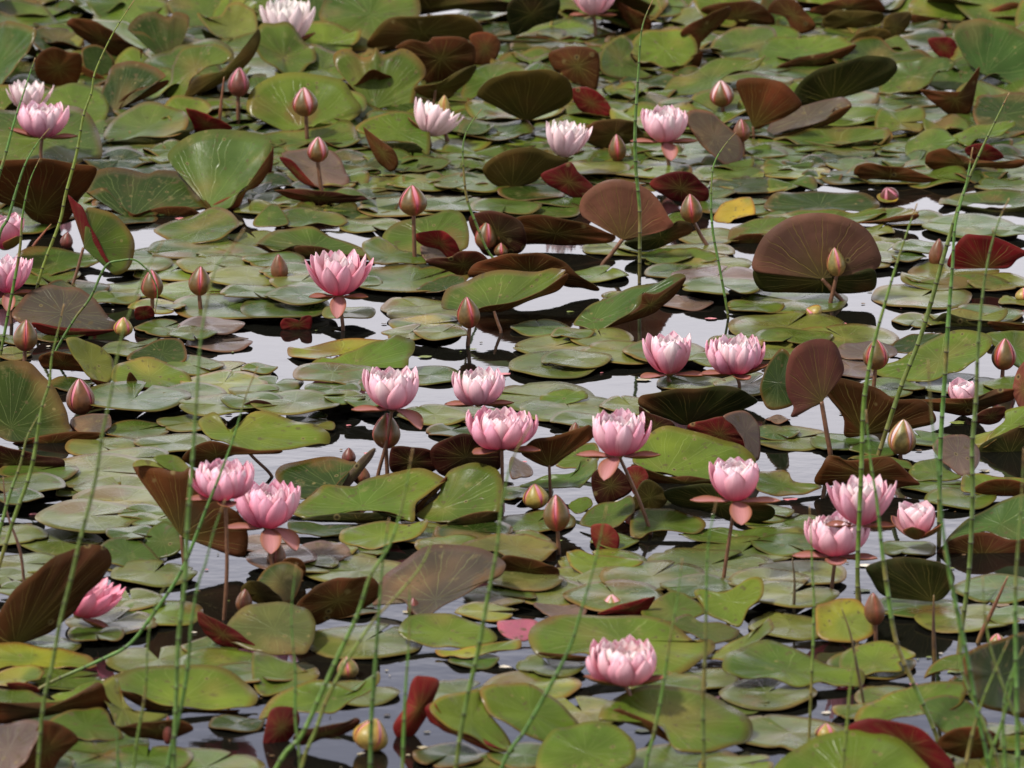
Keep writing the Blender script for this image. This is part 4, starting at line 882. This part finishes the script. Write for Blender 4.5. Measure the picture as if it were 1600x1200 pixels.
r('T','ol',"350,992 365,962 395,945 440,940 475,948 490,965 493,985 485,1010 470,1021 430,1023 400,1018 370,1006",th=52,cup=.02,label='smooth oval olive pad tilted up at the lower left')
r('T','g2',"622,986 633,966 670,959 712,961 745,972 777,996 760,1006 720,1012 690,1012 655,1004 630,995",th=62,label='bright green oval pad below the big mauve pad')
r('T','yg',"680,1018 720,1013 765,1006 805,998 812,1010 760,1021 730,1027 700,1025",th=70)
# bottom
r('T','g2',"825,1000 835,977 870,963 930,958 985,960 1045,976 1085,1000 1110,998 1118,1010 1100,1030 1080,1046 1040,1058 1000,1061 940,1050 920,1026 880,1023 842,1020",hub="970,992",th=62,cup=.05,label='wide yellow-green pad right behind the lowest bloom',folds=(('B','ub',"842,1020 880,1023 921,1027 918,1034 880,1032 850,1028"),))
r('T','bp',"834,943 870,945 912,946 912,960 870,968 850,957",th=64,label='lavender strip of pad above the wide yellow-green one')
r('B','ur',"935,958 1000,937 1024,934 1002,960 962,960",th=35,label='dark red pointed rim in front of the pink and yellow bud tip')
r('T','g1',"1002,960 1020,940 1050,924 1076,930 1102,956 1070,967 1040,972",th=56)
r('T','g2',"1085,928 1092,919 1130,925 1170,905 1190,903 1192,930 1170,952 1155,977 1130,971 1104,958 1095,942",th=48,cup=.04,label='olive green upturned pad right of the lowest bloom, with pointed right lobe')
r('T','g1',"1048,975 1072,959 1096,970 1130,975 1156,986 1140,1000 1110,1006 1078,988",th=60)
r('T','gp',"1100,1027 1140,1005 1180,985 1200,965 1207,985 1170,1012 1140,1031 1115,1031",th=64)
r('T','g2',"1128,1042 1145,1015 1185,1003 1230,1008 1290,1035 1345,1050 1347,1068 1312,1073 1282,1066 1240,1070 1190,1060 1150,1055",th=66,label='wide pale and green pad at the lower right, left of the yellow leaf')
r('T','yg',"1275,975 1275,948 1300,938 1320,935 1345,940 1362,965 1366,988 1342,1001 1300,1003 1278,992",th=45,label='yellow-green blotched leaf with an orange corner at the lower right')
r('T','g2',"1312,1030 1330,1010 1380,1003 1420,1014 1430,1025 1405,1035 1408,1046 1370,1052 1340,1056 1315,1046",th=64)
r('T','g1',"1443,1058 1468,1030 1520,1015 1565,1003 1550,1017 1512,1045 1475,1046",th=60)
r('T','g3',"1506,1045 1512,1020 1560,1000 1612,996 1612,1112 1562,1112 1530,1101 1508,1072",th=40,label='big dark green pad at the lower right edge behind crossing horsetails')
r('B','ug',"1355,884 1400,873 1450,874 1480,885 1492,906 1478,930 1458,941 1420,936 1380,931 1362,907",th=25,label='dark brown-green pad underside on a thick stalk at the lower right',hub="1456,938")
r('T','gb',"1478,848 1500,820 1530,800 1570,782 1612,775 1612,845 1572,842 1545,832 1520,835 1495,848",th=45,cup=.08,label='pale grey-green pad rising to the right edge above a brown rolled rim',folds=(('B','ub',"1455,882 1470,856 1500,838 1540,832 1575,843 1612,845 1612,880 1570,896 1510,896 1478,902",dict(th=25)),))
r('T','g2',"1335,1126 1350,1105 1390,1082 1430,1070 1507,1067 1506,1090 1482,1110 1450,1118 1410,1120 1365,1130",th=58)
r('T','gb',"1438,1100 1458,1088 1500,1090 1530,1110 1542,1135 1505,1146 1472,1141 1450,1122",th=52)
r('B','ub',"1465,1165 1488,1140 1540,1138 1562,1158 1545,1182 1500,1184",th=30)
r('B','ur',"1320,1140 1350,1125 1400,1127 1440,1140 1470,1170 1492,1204 1460,1215 1430,1182 1400,1158 1362,1145",th=25,near=None,label='dark red fold rising behind the bottom right pad')
r('T','g2',"1195,1225 1225,1182 1260,1160 1300,1145 1350,1140 1390,1150 1428,1172 1452,1202 1455,1240 1320,1250 1200,1245",hub="1330,1215",th=45,cup=.08,label='large bright green domed pad cut by the bottom edge at the right')
r('T','g2',"935,1126 945,1100 975,1081 1020,1073 1080,1075 1122,1090 1152,1110 1176,1135 1170,1155 1140,1168 1100,1176 1065,1172 1045,1156 1030,1136 1000,1121 960,1116",hub="1040,1125",th=58,cup=.04,label='notched green pad below the lowest bloom',folds=(('B','ub',"950,1121 965,1108 1000,1121 1030,1136 1050,1162 1018,1142",),))
r('T','g2',"842,1208 840,1176 855,1150 880,1135 920,1128 957,1132 985,1150 994,1176 980,1197 940,1210 890,1212",th=50,label='oval green spotted pad touching the bottom edge below the lowest bloom')
r('T','g2',"750,1077 780,1067 820,1069 860,1084 890,1114 906,1136 900,1156 870,1163 830,1151 790,1131 760,1106",th=52,cup=.03,label='yellow-olive pad sloping down to the right, with straw litter, bottom centre')
r('T','g2',"672,1104 700,1085 740,1078 758,1085 762,1110 792,1150 805,1172 780,1174 740,1152 700,1136",th=55)
r('B','ur',"614,1136 635,1100 645,1062 660,1056 686,1063 681,1086 665,1121 650,1146 630,1162",th=20,cup=-.22,z0=-.01,label='glossy crimson leaf rolled into an upright tube at the bottom')
r('B','ur',"664,1106 680,1101 692,1120 720,1138 760,1158 792,1174 760,1174 720,1152 690,1141 672,1127",th=30,cup=-.15,label='crimson leaf strip slanting down right of the rolled red tube')
r('B','ur',"411,1171 414,1140 425,1108 450,1104 466,1112 466,1136 446,1162 422,1168",th=18,cup=-.15,z0=-.01,label='stubby crimson rolled leaf at the bottom left of centre')
r('B','ud',"462,1147 530,1130 562,1124 550,1142 500,1157 468,1164",th=38)
r('T','g2',"404,1122 420,1095 450,1076 490,1065 530,1070 556,1077 575,1060 590,1049 594,1065 575,1082 545,1096 520,1111 500,1115 470,1113 440,1111",hub="520,1085",th=60,cup=.08,label='yellow-green pad with one wing lifted, below crossing horsetails')
r('T','g1',"395,1022 430,1025 462,1038 480,1049 494,1043 498,1058 470,1071 430,1086 400,1078",th=64)
r('T','g2',"160,1070 180,1050 220,1042 300,1038 350,1048 385,1065 403,1086 395,1100 370,1109 330,1109 290,1104 250,1096 215,1086 190,1079",th=60,hub="280,1090",cup=.06,label='large bright yellow-green pad with a rusty near rim at the lower left',folds=(('B','ub',"183,1079 215,1086 262,1101 310,1109 375,1110 330,1122 280,1122 240,1112 200,1094"),))
r('T','gp',"154,1082 165,1065 184,1060 192,1090 212,1110 262,1118 232,1130 190,1137 180,1127 170,1106",th=52)
r('B','ub',"185,1137 230,1129 280,1126 302,1140 262,1156 210,1152",th=40)
r('T','g1',"-30,1075 40,1080 72,1090 100,1096 50,1099 -30,1099",th=70)
r('B','ub',"-30,1098 50,1098 100,1099 130,1081 158,1068 166,1085 172,1107 120,1112 60,1122 -30,1132",th=35,label='rusty brown underside band at the lower left edge')
r('T','g2',"80,1088 110,1078 140,1066 166,1062 155,1075 122,1086 100,1096",th=62)
r('T','yg',"-30,1012 0,1005 60,1007 110,1017 146,1031 148,1041 110,1045 60,1040 20,1042 -30,1052",th=68,label='long yellow-green pad at the lower left edge')
r('T','yg',"-10,1056 20,1042 55,1040 69,1048 60,1060 30,1069 -10,1070",th=66)
r('B','ur',"10,1068 45,1069 62,1081 30,1082",th=40)
r('T','g1',"75,1130 110,1110 160,1107 176,1130 192,1152 150,1157 115,1150",th=55)
r('B','ub',"18,1204 50,1162 65,1127 100,1135 122,1156 96,1184 72,1210",th=25,label='dark brown fold in the bottom left corner')
r('T','bp',"-30,1150 20,1128 62,1129 56,1160 36,1192 12,1215 -30,1215",th=50,other='ub',label='mauve grey smooth pad in the bottom left corner')
r('T','pk',"780,970 835,969 842,985 817,1001 786,992",th=60,label='pink patch painted like a bloom reflection, right of the bright green oval pad')  # a bloom's reflection put into the colour of one flat pink patch
PLACED = []
# ------------------------------------------------------------ pads lying on the water: x y width notch colour rise
FLAT = """
440 12 110 250 g1 12|505 22 90 90 g2 6|560 45 120 270 g1 14|660 10 150 300 g3 16|780 40 120 200 g1 10|705 60 130 90 g3 14|855 20 110 300 g1 12
920 8 120 90 g3 10|985 25 110 200 g1 10|1060 15 130 90 g2 12|1150 20 150 270 g3 14|1240 25 130 250 g1 12|1340 12 150 90 g1 14|1410 50 130 300 g3 10|1590 30 120 200 g1 12
30 70 140 90 g3 10|120 70 120 200 g3 12|230 60 130 90 g3 12|330 85 120 200 g1 10|20 120 130 90 g3 6|150 150 140 90 g3 10|420 130 120 90 g3 6|640 80 140 90 g3 14|560 60 130 200 g3 10
700 95 130 90 g3 12|800 90 140 200 g1 10|930 60 120 90 g3 6|1010 70 130 90 g3 8|1100 75 120 100 g3 6|1230 130 140 90 g3 8|1350 130 140 90 g3 8|1440 60 140 90 g3 8|1560 95 140 90 g1 6
300 130 130 90 g1 4|560 150 120 90 g3 6|250 215 170 80 g3 0|230 245 150 90 g1 0|40 225 140 90 g3 0|470 210 150 100 g3 6|610 225 120 90 g3 4|340 175 120 200 g1 0|700 130 130 60 g1 8
730 200 150 60 g1 0|700 222 140 120 g2 0|760 180 130 200 g1 0|905 200 90 90 g2 3|980 122 110 200 gp 0|1000 165 150 60 g1 0|1090 165 130 250 g1 0|1060 190 140 90 g2 0
950 150 120 90 gp 0|1240 195 140 90 g1 0|1330 215 120 90 g1 0|1180 235 130 200 g1 0|1080 240 150 20 g1 0|1000 262 140 90 g2 0|1130 262 130 90 gp 0|930 262 110 120 gp 0
1190 285 150 90 yg 0|1240 268 120 200 yg 0|1290 282 130 80 yg 0|1390 275 140 90 g1 0|1440 290 150 45 g1 0|1530 275 150 90 gp 0|1580 290 120 90 g1 0|1420 236 110 90 g1 0
1390 200 120 0 g1 0|1480 190 130 90 g1 0|1580 175 120 90 g1 0|1545 215 110 200 g1 0|1490 255 110 200 gp 0
588 288 72 60 gp 0|520 285 90 90 g1 0|600 262 80 90 g1 0|700 262 130 60 g1 0|745 290 110 90 g1 0|660 285 110 200 g2 0|415 262 70 90 gp 0
390 300 120 60 gp 0|410 325 90 120 gp 0|350 308 90 90 g1 0|450 312 110 90 g1 0|560 325 130 200 gp 0|630 322 150 90 gp 0|705 318 110 45 g1 0|580 352 100 90 g1 0
400 372 90 90 gp 0|320 350 120 90 g1 0|60 330 150 90 g3 0|40 350 120 90 g1 0|200 340 100 90 g3 0|250 400 130 90 g1 0|300 388 150 200 g1 0|365 396 120 90 gp 0
265 425 120 90 g2 0|335 412 120 300 gp 0|215 412 110 200 g1 0|385 432 130 90 gp 0|215 452 120 60 g2 0|300 455 130 90 g2 0|180 465 80 90 g1 0|355 478 180 45 g1 0
245 478 90 90 yg 0|428 405 100 90 g1 0|455 425 110 200 g1 0|395 455 100 90 g1 0|255 512 95 90 g1 0|330 508 105 200 bp 0|342 535 110 15 bp 0|300 520 80 90 g1 0
240 540 80 90 g1 0|20 470 60 90 g1 0|15 530 60 90 g1 0|20 552 70 90 gp 0|90 520 100 90 g3 0|110 560 90 90 g3 0|200 545 90 90 gp 0|110 600 80 90 g3 0
60 430 130 90 g1 0|120 450 110 90 g3 0|352 582 150 60 gp 0|300 570 110 90 g1 0|405 575 60 90 g1 0|430 600 90 80 g1 0|350 598 140 80 yg 0|300 612 110 200 g1 0
210 622 180 75 g1 3|340 632 130 90 gp 0|400 612 90 90 g1 0|460 628 140 160 gp 0|395 625 100 90 g1 0|520 607 90 200 g1 0|565 592 100 90 g1 0|540 620 70 90 g2 0|575 626 80 60 g1 0|520 582 130 90 g1 0
480 652 70 90 g1 0|495 665 60 90 g1 0|215 672 110 90 g1 0|300 660 110 90 gp 0|270 692 120 200 gp 0|160 697 120 90 gp 0|210 715 130 90 gp 0|150 735 190 90 gp 0
60 735 130 90 g1 0|45 755 120 200 gp 0|30 775 80 90 g1 0|125 768 80 45 gp 0|190 762 150 100 gp 0|195 783 180 170 gp 0|140 806 180 5 gp 0|230 800 90 90 g1 0|245 812 80 60 g1 0|205 832 80 90 g1 0|95 845 140 90 gp 0
20 835 110 90 gp 0|40 880 120 90 gp 0|200 872 130 100 gp 0|10 900 90 90 gp 0|30 920 80 90 gp 0|240 895 140 90 gp 0
470 440 100 90 gp 0|445 480 150 90 g1 0|470 460 120 200 g1 0|545 488 85 90 gp 0|640 440 190 45 g1 5|560 440 80 90 g1 0|655 480 130 120 gp 0|665 490 120 90 gp 0|665 506 122 20 ye 0|640 520 90 90 gp 0|690 519 90 90 gp 0
670 586 115 90 g1 0|600 600 90 100 g1 0|850 620 185 170 gp 0|890 638 160 100 gp 0|985 633 100 110 gp 0|905 655 90 200 gp 0|740 648 120 160 gp 0|680 648 120 120 gp 0|705 672 80 60 g3 0
866 541 132 45 gp 0|940 527 110 90 gp 0|975 550 140 150 gp 0|1040 548 150 60 g1 0|865 570 150 20 gp 0|900 560 110 90 gp 0|845 512 95 100 gb 0|895 520 70 90 g1 0
740 285 130 90 g1 0|850 328 130 60 g1 0|880 310 110 90 g1 0|790 322 110 90 g1 0|830 300 110 90 g3 0|960 388 100 90 gp 0|935 430 95 60 g2 2|1000 385 80 90 g1 0|1060 340 60 90 g1 0
1110 370 110 90 gp 0|1090 392 120 90 gp 0|1110 412 130 75 gp 0|1060 425 110 60 g1 0|1120 432 140 70 bp 0|1130 446 130 90 g1 0|1070 473 88 100 bp 0|985 465 100 90 gp 0
1225 335 90 90 g1 0|1150 322 120 90 g1 0|1100 300 100 90 g1 0|1370 360 60 60 gp 0|1380 376 60 90 gp 0|1385 392 110 60 gp 0|1360 406 90 90 gp 0|1420 340 110 90 g1 0
1515 352 150 90 gb 0|1420 400 60 90 g1 0|1580 360 70 90 gb 0|1440 385 90 90 g1 0|1490 424 150 70 gp 0|1560 440 110 90 gp 0|1440 463 165 60 gp 0|1590 470 60 90 gp 0
1240 470 170 90 g1 0|1180 478 90 90 g1 0|1230 510 190 65 gp 0|1320 528 180 110 gp 0|1200 545 120 90 gp 0|1150 535 90 90 gp 0|1430 500 80 90 gp 0|1540 490 120 90 gb 0
1450 538 90 90 g1 0|1500 600 140 90 gb 0|1330 575 110 90 bp 0|1240 525 120 90 g1 0|1390 605 110 90 g1 0|1580 600 90 90 g1 0|1080 598 110 90 gp 0|1170 600 120 60 gp 0|1100 618 80 90 g1 0
1240 685 135 30 gp 0|1320 690 110 90 gb 0|1210 676 80 90 gb 0|1440 684 95 90 gb 0|1215 655 40 90 bp 0|1370 700 90 90 gb 0|1460 757 110 90 g1 0|1500 778 120 90 g1 0
1225 815 120 60 g1 0|1190 800 110 90 g1 0|1160 862 170 60 gp 0|1110 882 200 45 gp 0|1230 850 120 90 g1 0|1250 895 150 90 gp 0|1420 856 90 90 g1 0|1200 905 130 90 gp 0
840 815 130 60 g1 0|945 880 150 110 g2 0|820 842 90 90 gp 0|900 905 160 90 gp 0|860 925 150 100 gp 0|1020 900 170 60 g1 0|960 930 160 90 g1 0|1090 915 120 90 g1 0|960 845 80 90 g2 0
640 830 110 90 g1 0|672 838 110 45 g1 0|560 862 90 90 g1 0|520 858 80 90 gp 0|560 892 170 90 gp 0|470 880 120 90 gp 0|720 890 90 90 g1 0|410 850 100 90 bp 0|440 870 120 120 bp 0
820 770 90 90 g1 0|740 830 130 90 g3 0|700 850 110 90 g1 0|780 930 120 90 g1 0|820 905 120 90 ol 0|570 1002 190 60 gp 0|545 950 100 90 g3 0|760 955 100 90 yg 0
250 957 150 120 g2 0|205 937 110 100 gp 0|175 972 150 60 ol 0|150 990 90 90 g1 0|248 1030 165 100 gp 0|330 1010 100 90 g1 0|350 1035 150 90 g2 0|400 1050 130 90 g1 0|560 1083 130 60 gp 0
60 1010 130 90 g1 0|100 1060 120 90 g1 0|150 1165 170 90 g1 0|320 1200 200 60 g2 0|230 1185 150 90 g2 0|120 1195 140 90 g1 0|60 1120 110 90 g3 0|370 1130 90 90 g3 0
830 1072 160 90 yg 0|720 1085 150 60 gp 0|910 1112 150 90 gp 0|1060 1195 220 90 g1 0|780 1200 150 90 g1 0|700 1180 120 90 g3 0|1235 1145 190 120 gp 0|1160 1100 90 90 gp 0|820 1180 120 90 g1 0
1100 1060 120 90 gp 0|1200 1082 170 60 gp 0|860 1040 110 90 gp 0|740 1030 90 90 gb 0|1040 1068 130 90 g1 0|1430 948 130 90 gb 0|1505 966 150 90 gp 0|1560 920 150 90 gb 0|1235 928 150 60 gp 0|1235 978 140 100 gp 0
1360 1038 150 90 g1 0|1400 1090 130 90 g1 0|1560 1150 140 90 g1 0|1500 1200 150 90 ol 0|1590 1195 120 90 g1 0|1540 1070 120 90 g3 0|1450 1180 90 90 g1 0|1580 960 90 90 gb 0|1150 1195 120 90 g2 0
60 1195 120 90 g1 0|1345 1110 90 90 g1 0|1110 560 80 90 gp 0|1040 400 90 90 g1 0
"""
for row in FLAT.replace('\n', '|').split('|'):
    if row.strip():
        q = row.split(); x, y, w, nt_, rs = float(q[0]), float(q[1]), float(q[2]), float(q[3]), float(q[5])
        if y < 300 and hides(x, y, w, rs+w*.1): continue
        pad(x, y, w, nt_, q[4], rs)
rf = random.Random(11)
for k in range(1500):                       # shaded and half-raised leaves crowding behind one another at the far edge
    yy = rf.uniform(-70, 262); xx = rf.uniform(-40, 1640); w = rf.uniform(95, 175) if k < 900 else rf.uniform(75, 130)
    tl = rf.uniform(6, 34) if yy < 215 and rf.random() < .7 else rf.uniform(0, 2); rs = rf.uniform(2, 14) if yy < 215 else 0
    if hides(xx, yy, w, rs+w*math.tan(R_(tl))*.9+w*.1): continue
    if any(math.hypot((xx-a)/1.0, (yy-b)*2.6) < w*.34 for a, b in PLACED): continue
    PLACED.append((xx, yy))
    pad(xx, yy, w, 90, rf.choice(['g1', 'g1', 'g2', 'gb']), rs, tilt=tl, taz=rf.choice([270, 250, 290]) if rf.random() < .2 else rf.uniform(50, 130), z=.004, und=rf.choice(['ub', 'ug', 'uo', 'ub']))
for k in range(2600):                       # flat ones under them cover the water, dark green put in for shaded gaps
    yy = rf.uniform(-40, 330); xx = rf.uniform(-40, 1640); w = rf.uniform(85, 150) if yy < 240 else rf.uniform(70, 120)
    if yy > 290 and not (xx < 230 or 380 < xx < 620): continue
    if any(m < yy-2 and inside(xx, yy-.09*w, P) for P, m in POLY): continue
    if any(math.hypot((xx-a)/1.0, (yy-b)*3.0) < w*.30 for a, b in PLACED): continue
    PLACED.append((xx, yy)); pad(xx, yy, w, 90, rf.choice(['g3', 'g3', 'g1', 'g1']), 0, tilt=rf.uniform(0, 3), taz=90, z=rf.choice([.002, .004, .006]))
print('fill', len(PLACED))
# ------------------------------------------------------------ water
def water():
    m, nt, b = mat('pond_water')
    geo = N(nt, 'ShaderNodeNewGeometry').outputs['Position']
    b.inputs['Base Color'].default_value = (.005, .005, .004, 1); b.inputs['Roughness'].default_value = .03
    b.inputs['IOR'].default_value = 1.333; b.inputs['Specular IOR Level'].default_value = .5
    mp = N(nt, 'ShaderNodeMapping'); nt.links.new(geo, mp.inputs[0]); mp.inputs['Scale'].default_value = (1, 1.6, 1)
    n1 = noise_n(nt, 9, 3, mp.outputs[0]); n2 = noise_n(nt, 55, 2, mp.outputs[0])
    h = M(nt, 'ADD', n1, M(nt, 'MULTIPLY', n2, .12))
    bp = N(nt, 'ShaderNodeBump'); bp.inputs['Strength'].default_value = .03; bp.inputs['Distance'].default_value = .01
    nt.links.new(h, bp.inputs['Height']); nt.links.new(bp.outputs[0], b.inputs['Normal'])
    vs = [(-150, -20, 0), (150, -20, 0), (150, 400, 0), (-150, 400, 0)]
    o = link('water', [Vector(v) for v in vs], [(0, 1, 2, 3)], [(0, 0, 0)]*4, None, [m], smooth=False)
    o['kind'] = 'structure'
water()
# ------------------------------------------------------------ bits afloat between the pads
def debris():
    rng = random.Random(5); vs = []; fs = []; cols = []
    for k in range(520):
        p = G(rng.uniform(-20, 1620), 250+950*rng.random()**.8, .0012); n = rng.randint(5, 7); r = rng.choice((.0015, .002, .003, .0045, .008))*rng.uniform(.7, 1.2); a0 = rng.uniform(0, 6)
        c = rng.choice([(.35, .3, .2), (.12, .07, .03), (.03, .02, .012), (.14, .17, .04), (.5, .45, .38), (.45, .16, .18)]); b = len(vs)
        for z in (0, .0008):
            for i in range(n):
                a = a0+6.2832*i/n; q = r*rng.uniform(.6, 1.1); vs.append(p+Vector((q*math.cos(a)*1.5, q*math.sin(a), z))); cols.append(c)
        fs.append(tuple(range(b+n, b+2*n)))
        for i in range(n): fs.append((b+i, b+(i+1) % n, b+n+(i+1) % n, b+n+i))
    o = link('floating_debris', vs, fs, cols, None, [MS], smooth=False); o['kind'] = 'stuff'; o['label'] = 'specks of leaf litter, pollen and petal scraps afloat on the water'
debris()
# ------------------------------------------------------------ sky, sun
SUN_EL, SUN_AZ = 56, 238          # sun high on the left, a little behind the camera, veiled by cloud
w = bpy.data.worlds.new('World'); bpy.context.scene.world = w; w.use_nodes = True
nt = w.node_tree; bg = nt.nodes['Background']
sky = N(nt, 'ShaderNodeTexSky'); sky.sky_type = 'NISHITA'; sky.sun_disc = False
sky.sun_elevation = R_(SUN_EL); sky.sun_rotation = R_(SUN_AZ); sky.air_density = 1; sky.dust_density = 3
tc = N(nt, 'ShaderNodeTexCoord').outputs['Generated']
sp = N(nt, 'ShaderNodeSeparateXYZ'); nt.links.new(tc, sp.inputs[0])
mp = N(nt, 'ShaderNodeMapping'); nt.links.new(tc, mp.inputs[0]); mp.inputs['Scale'].default_value = (1, 1, 2.5)
cn = noise_n(nt, 2.2, 6, mp.outputs[0])
# bright bank of cloud near the horizon, greyer and bluer deck above it
el = M(nt, 'ADD', sp.outputs[2], M(nt, 'MULTIPLY', M(nt, 'SUBTRACT', cn, .5), .05))
cr = N(nt, 'ShaderNodeValToRGB'); nt.links.new(el, cr.inputs[0])
e = cr.color_ramp.elements
SK = [(0.0, (14, 13.5, 14)), (.20, (18.5, 18, 19)), (.262, (17, 16.5, 17.8)), (.30, (6.4, 6.6, 8.4)), (.5, (3.3, 3.2, 3.0)), (1.0, (8, 7.7, 7.0))]
e[0].position, e[1].position = SK[0][0], SK[-1][0]
for i, (p, c) in enumerate(SK):
    q = e[0] if i == 0 else (e[len(e)-1] if i == len(SK)-1 else e.new(p)); q.color = (*[v/30 for v in c], 1)
cl = mixc(nt, 1.0, cr.outputs[0], mixc(nt, maprange(nt, cn, .3, .7, 0, 1), (26, 26, 26.5), (33, 33, 33)), 'MULTIPLY')
# dimming added to the half of the sky behind the camera, to darken undersides
cl = mixc(nt, 1.0, cl, mixc(nt, maprange(nt, sp.outputs[1], -.8, .5, 0, 1), (.72, .72, .72), (1, 1, 1)), 'MULTIPLY')
nt.links.new(mixc(nt, .93, sky.outputs[0], cl), bg.inputs[0]); bg.inputs[1].default_value = .082
L = bpy.data.lights.new('sun', 'SUN'); L.energy = 2.8; L.angle = R_(6); L.color = (1, .95, .86)
so = bpy.data.objects.new('sun', L); C.objects.link(so)
az = R_(SUN_AZ); d = Vector((math.sin(az)*math.cos(R_(SUN_EL)), math.cos(az)*math.cos(R_(SUN_EL)), math.sin(R_(SUN_EL))))
so.rotation_euler = d.to_track_quat('Z', 'Y').to_euler(); so.location = d*20
# ------------------------------------------------------------ camera
cd = bpy.data.cameras.new('camera'); co = bpy.data.objects.new('camera', cd); C.objects.link(co)
co.location = CAM; co.rotation_euler = (math.pi/2-PITCH, 0, 0)
cd.sensor_width = 36; cd.lens = 18/math.tan(HFOV/2); cd.clip_end = 1000; cd.clip_start = .5
cd.dof.use_dof = True; cd.dof.focus_distance = (G(800, 610)-CAM).dot(FW); cd.dof.aperture_fstop = 11
sc = bpy.context.scene; sc.camera = co
vs = sc.view_settings; sc.display_settings.display_device = 'sRGB'; vs.view_transform = 'Standard'; vs.look = 'None'; vs.exposure = .92; vs.gamma = 1
sc.cycles.max_bounces = 8; sc.cycles.caustics_reflective = False; sc.cycles.caustics_refractive = False
# ------------------------------------------------------------ labels that single out every pad
# what the camera sees of each pad decides which are separate things and which join the small stuff between them
from mathutils.bvhtree import BVHTree
tv, tf, own = [], [], []
for q in THINGS:
    for o in [q[0]]+[c for c in q[0].children if c.name.startswith('folded')]:
        n, K = (60, 6) if q[0].get('flat') else (72, 7)
        V0 = o.data.vertices; base = len(tv)
        tv.append(V0[0].co.copy()); tv += [V0[K*n+i].co.copy() for i in range(n)]
        for i in range(n if not q[0].get('flat') else n-1):
            tf.append((base, base+1+i, base+1+(i+1) % n)); own.append(q[0].name)
tree = BVHTree.FromPolygons(tv, tf); seen = {}
for j in range(2, 1200, 4):
    for i in range(2, 1600, 4):
        h = tree.ray_cast(CAM, ray(i, j))
        if h[2] is not None: seen[own[h[2]]] = seen.get(own[h[2]], 0)+1
def with_kids(o): return [o]+[k for c in o.children for k in with_kids(c)]
order = sorted(THINGS, key=lambda t: -seen.get(t[0].name, 0))
keep = set(t[0].name for t in order[:292] if seen.get(t[0].name, 0) > 0)
import bmesh
KEPT = [t for t in THINGS if t[0].name in keep]
bm = bmesh.new(); MERGED = 0; doomed = []
for t in THINGS:
    if t[0].name in keep: continue
    for o in with_kids(t[0]):
        if seen.get(t[0].name, 0) >= 1:
            me = o.data
            if me.materials[0] == MS: me.polygons.foreach_set('material_index', [2]*len(me.polygons))
            bm.from_mesh(me); MERGED += 1
        doomed.append(o)
bpy.data.batch_remove(doomed)
me = bpy.data.meshes.new('small_lily_pads'); bm.to_mesh(me); bm.free()
for m_ in (MT, MU, MS): me.materials.append(m_)
o = bpy.data.objects.new('small_lily_pads', me); C.objects.link(o); o['kind'] = 'stuff'
o['label'] = 'small and half hidden lily pads filling the gaps between the larger pads'; o['category'] = 'lily pads'
THINGS = KEPT
used = {}
def sizeword(w): return 'small ' if w < 95 else ('' if w < 145 else 'wide ')
def rel(x, y, l):
    dx, dy = x-l[0], y-l[1]
    if abs(dx) < 24: return 'above' if dy < 0 else 'below'
    h = 'left of' if dx < 0 else 'right of'
    if abs(dx) > 2.0*abs(dy): return h
    return ('upper ' if dy < 0 else 'lower ')+h
GRP = {}; LL = []
for t in THINGS:
    o, x, y, wd, lab, wpx, _ = t
    if lab: tag(o, lab, 'lily pad', PADG); LL.append(lab); continue
    l = min(LAND, key=lambda l: math.hypot(l[0]-x, (l[1]-y)*1.6))
    GRP.setdefault((wd, rel(x, y, l), l[2]), []).append((math.hypot(l[0]-x, l[1]-y), o, wpx))
ORD = ['', 'second nearest', 'third nearest', 'fourth nearest', 'fifth nearest', 'sixth nearest', 'seventh nearest', 'eighth nearest', 'ninth nearest', 'tenth nearest']
for (wd, rl, ln), L_ in GRP.items():
    L_.sort(key=lambda q: q[0])
    for i, (dd, o, wpx) in enumerate(L_):
        pre = '' if len(L_) == 1 else ('nearest' if i == 0 else ORD[min(i, 9)])
        sz = ('small ' if wpx < 95 else ('' if wpx < 145 else 'wide ')) if len((pre+wd+ln).split()) < 10 else ''
        lab = ' '.join(('%s %s%s %s the %s' % (pre, sz, wd, rl, ln)).split())
        tag(o, lab, 'lily pad', PADG); LL.append(lab)
for o in C.objects:
    if 'flat' in o: del o['flat']
    if o.get('label', '').startswith('pink patch'): o.name = 'pink_reflection'; o['category'] = 'petals'; del o['group']
print('pads', len(THINGS), len(set(LL)), max(len(q.split()) for q in LL))
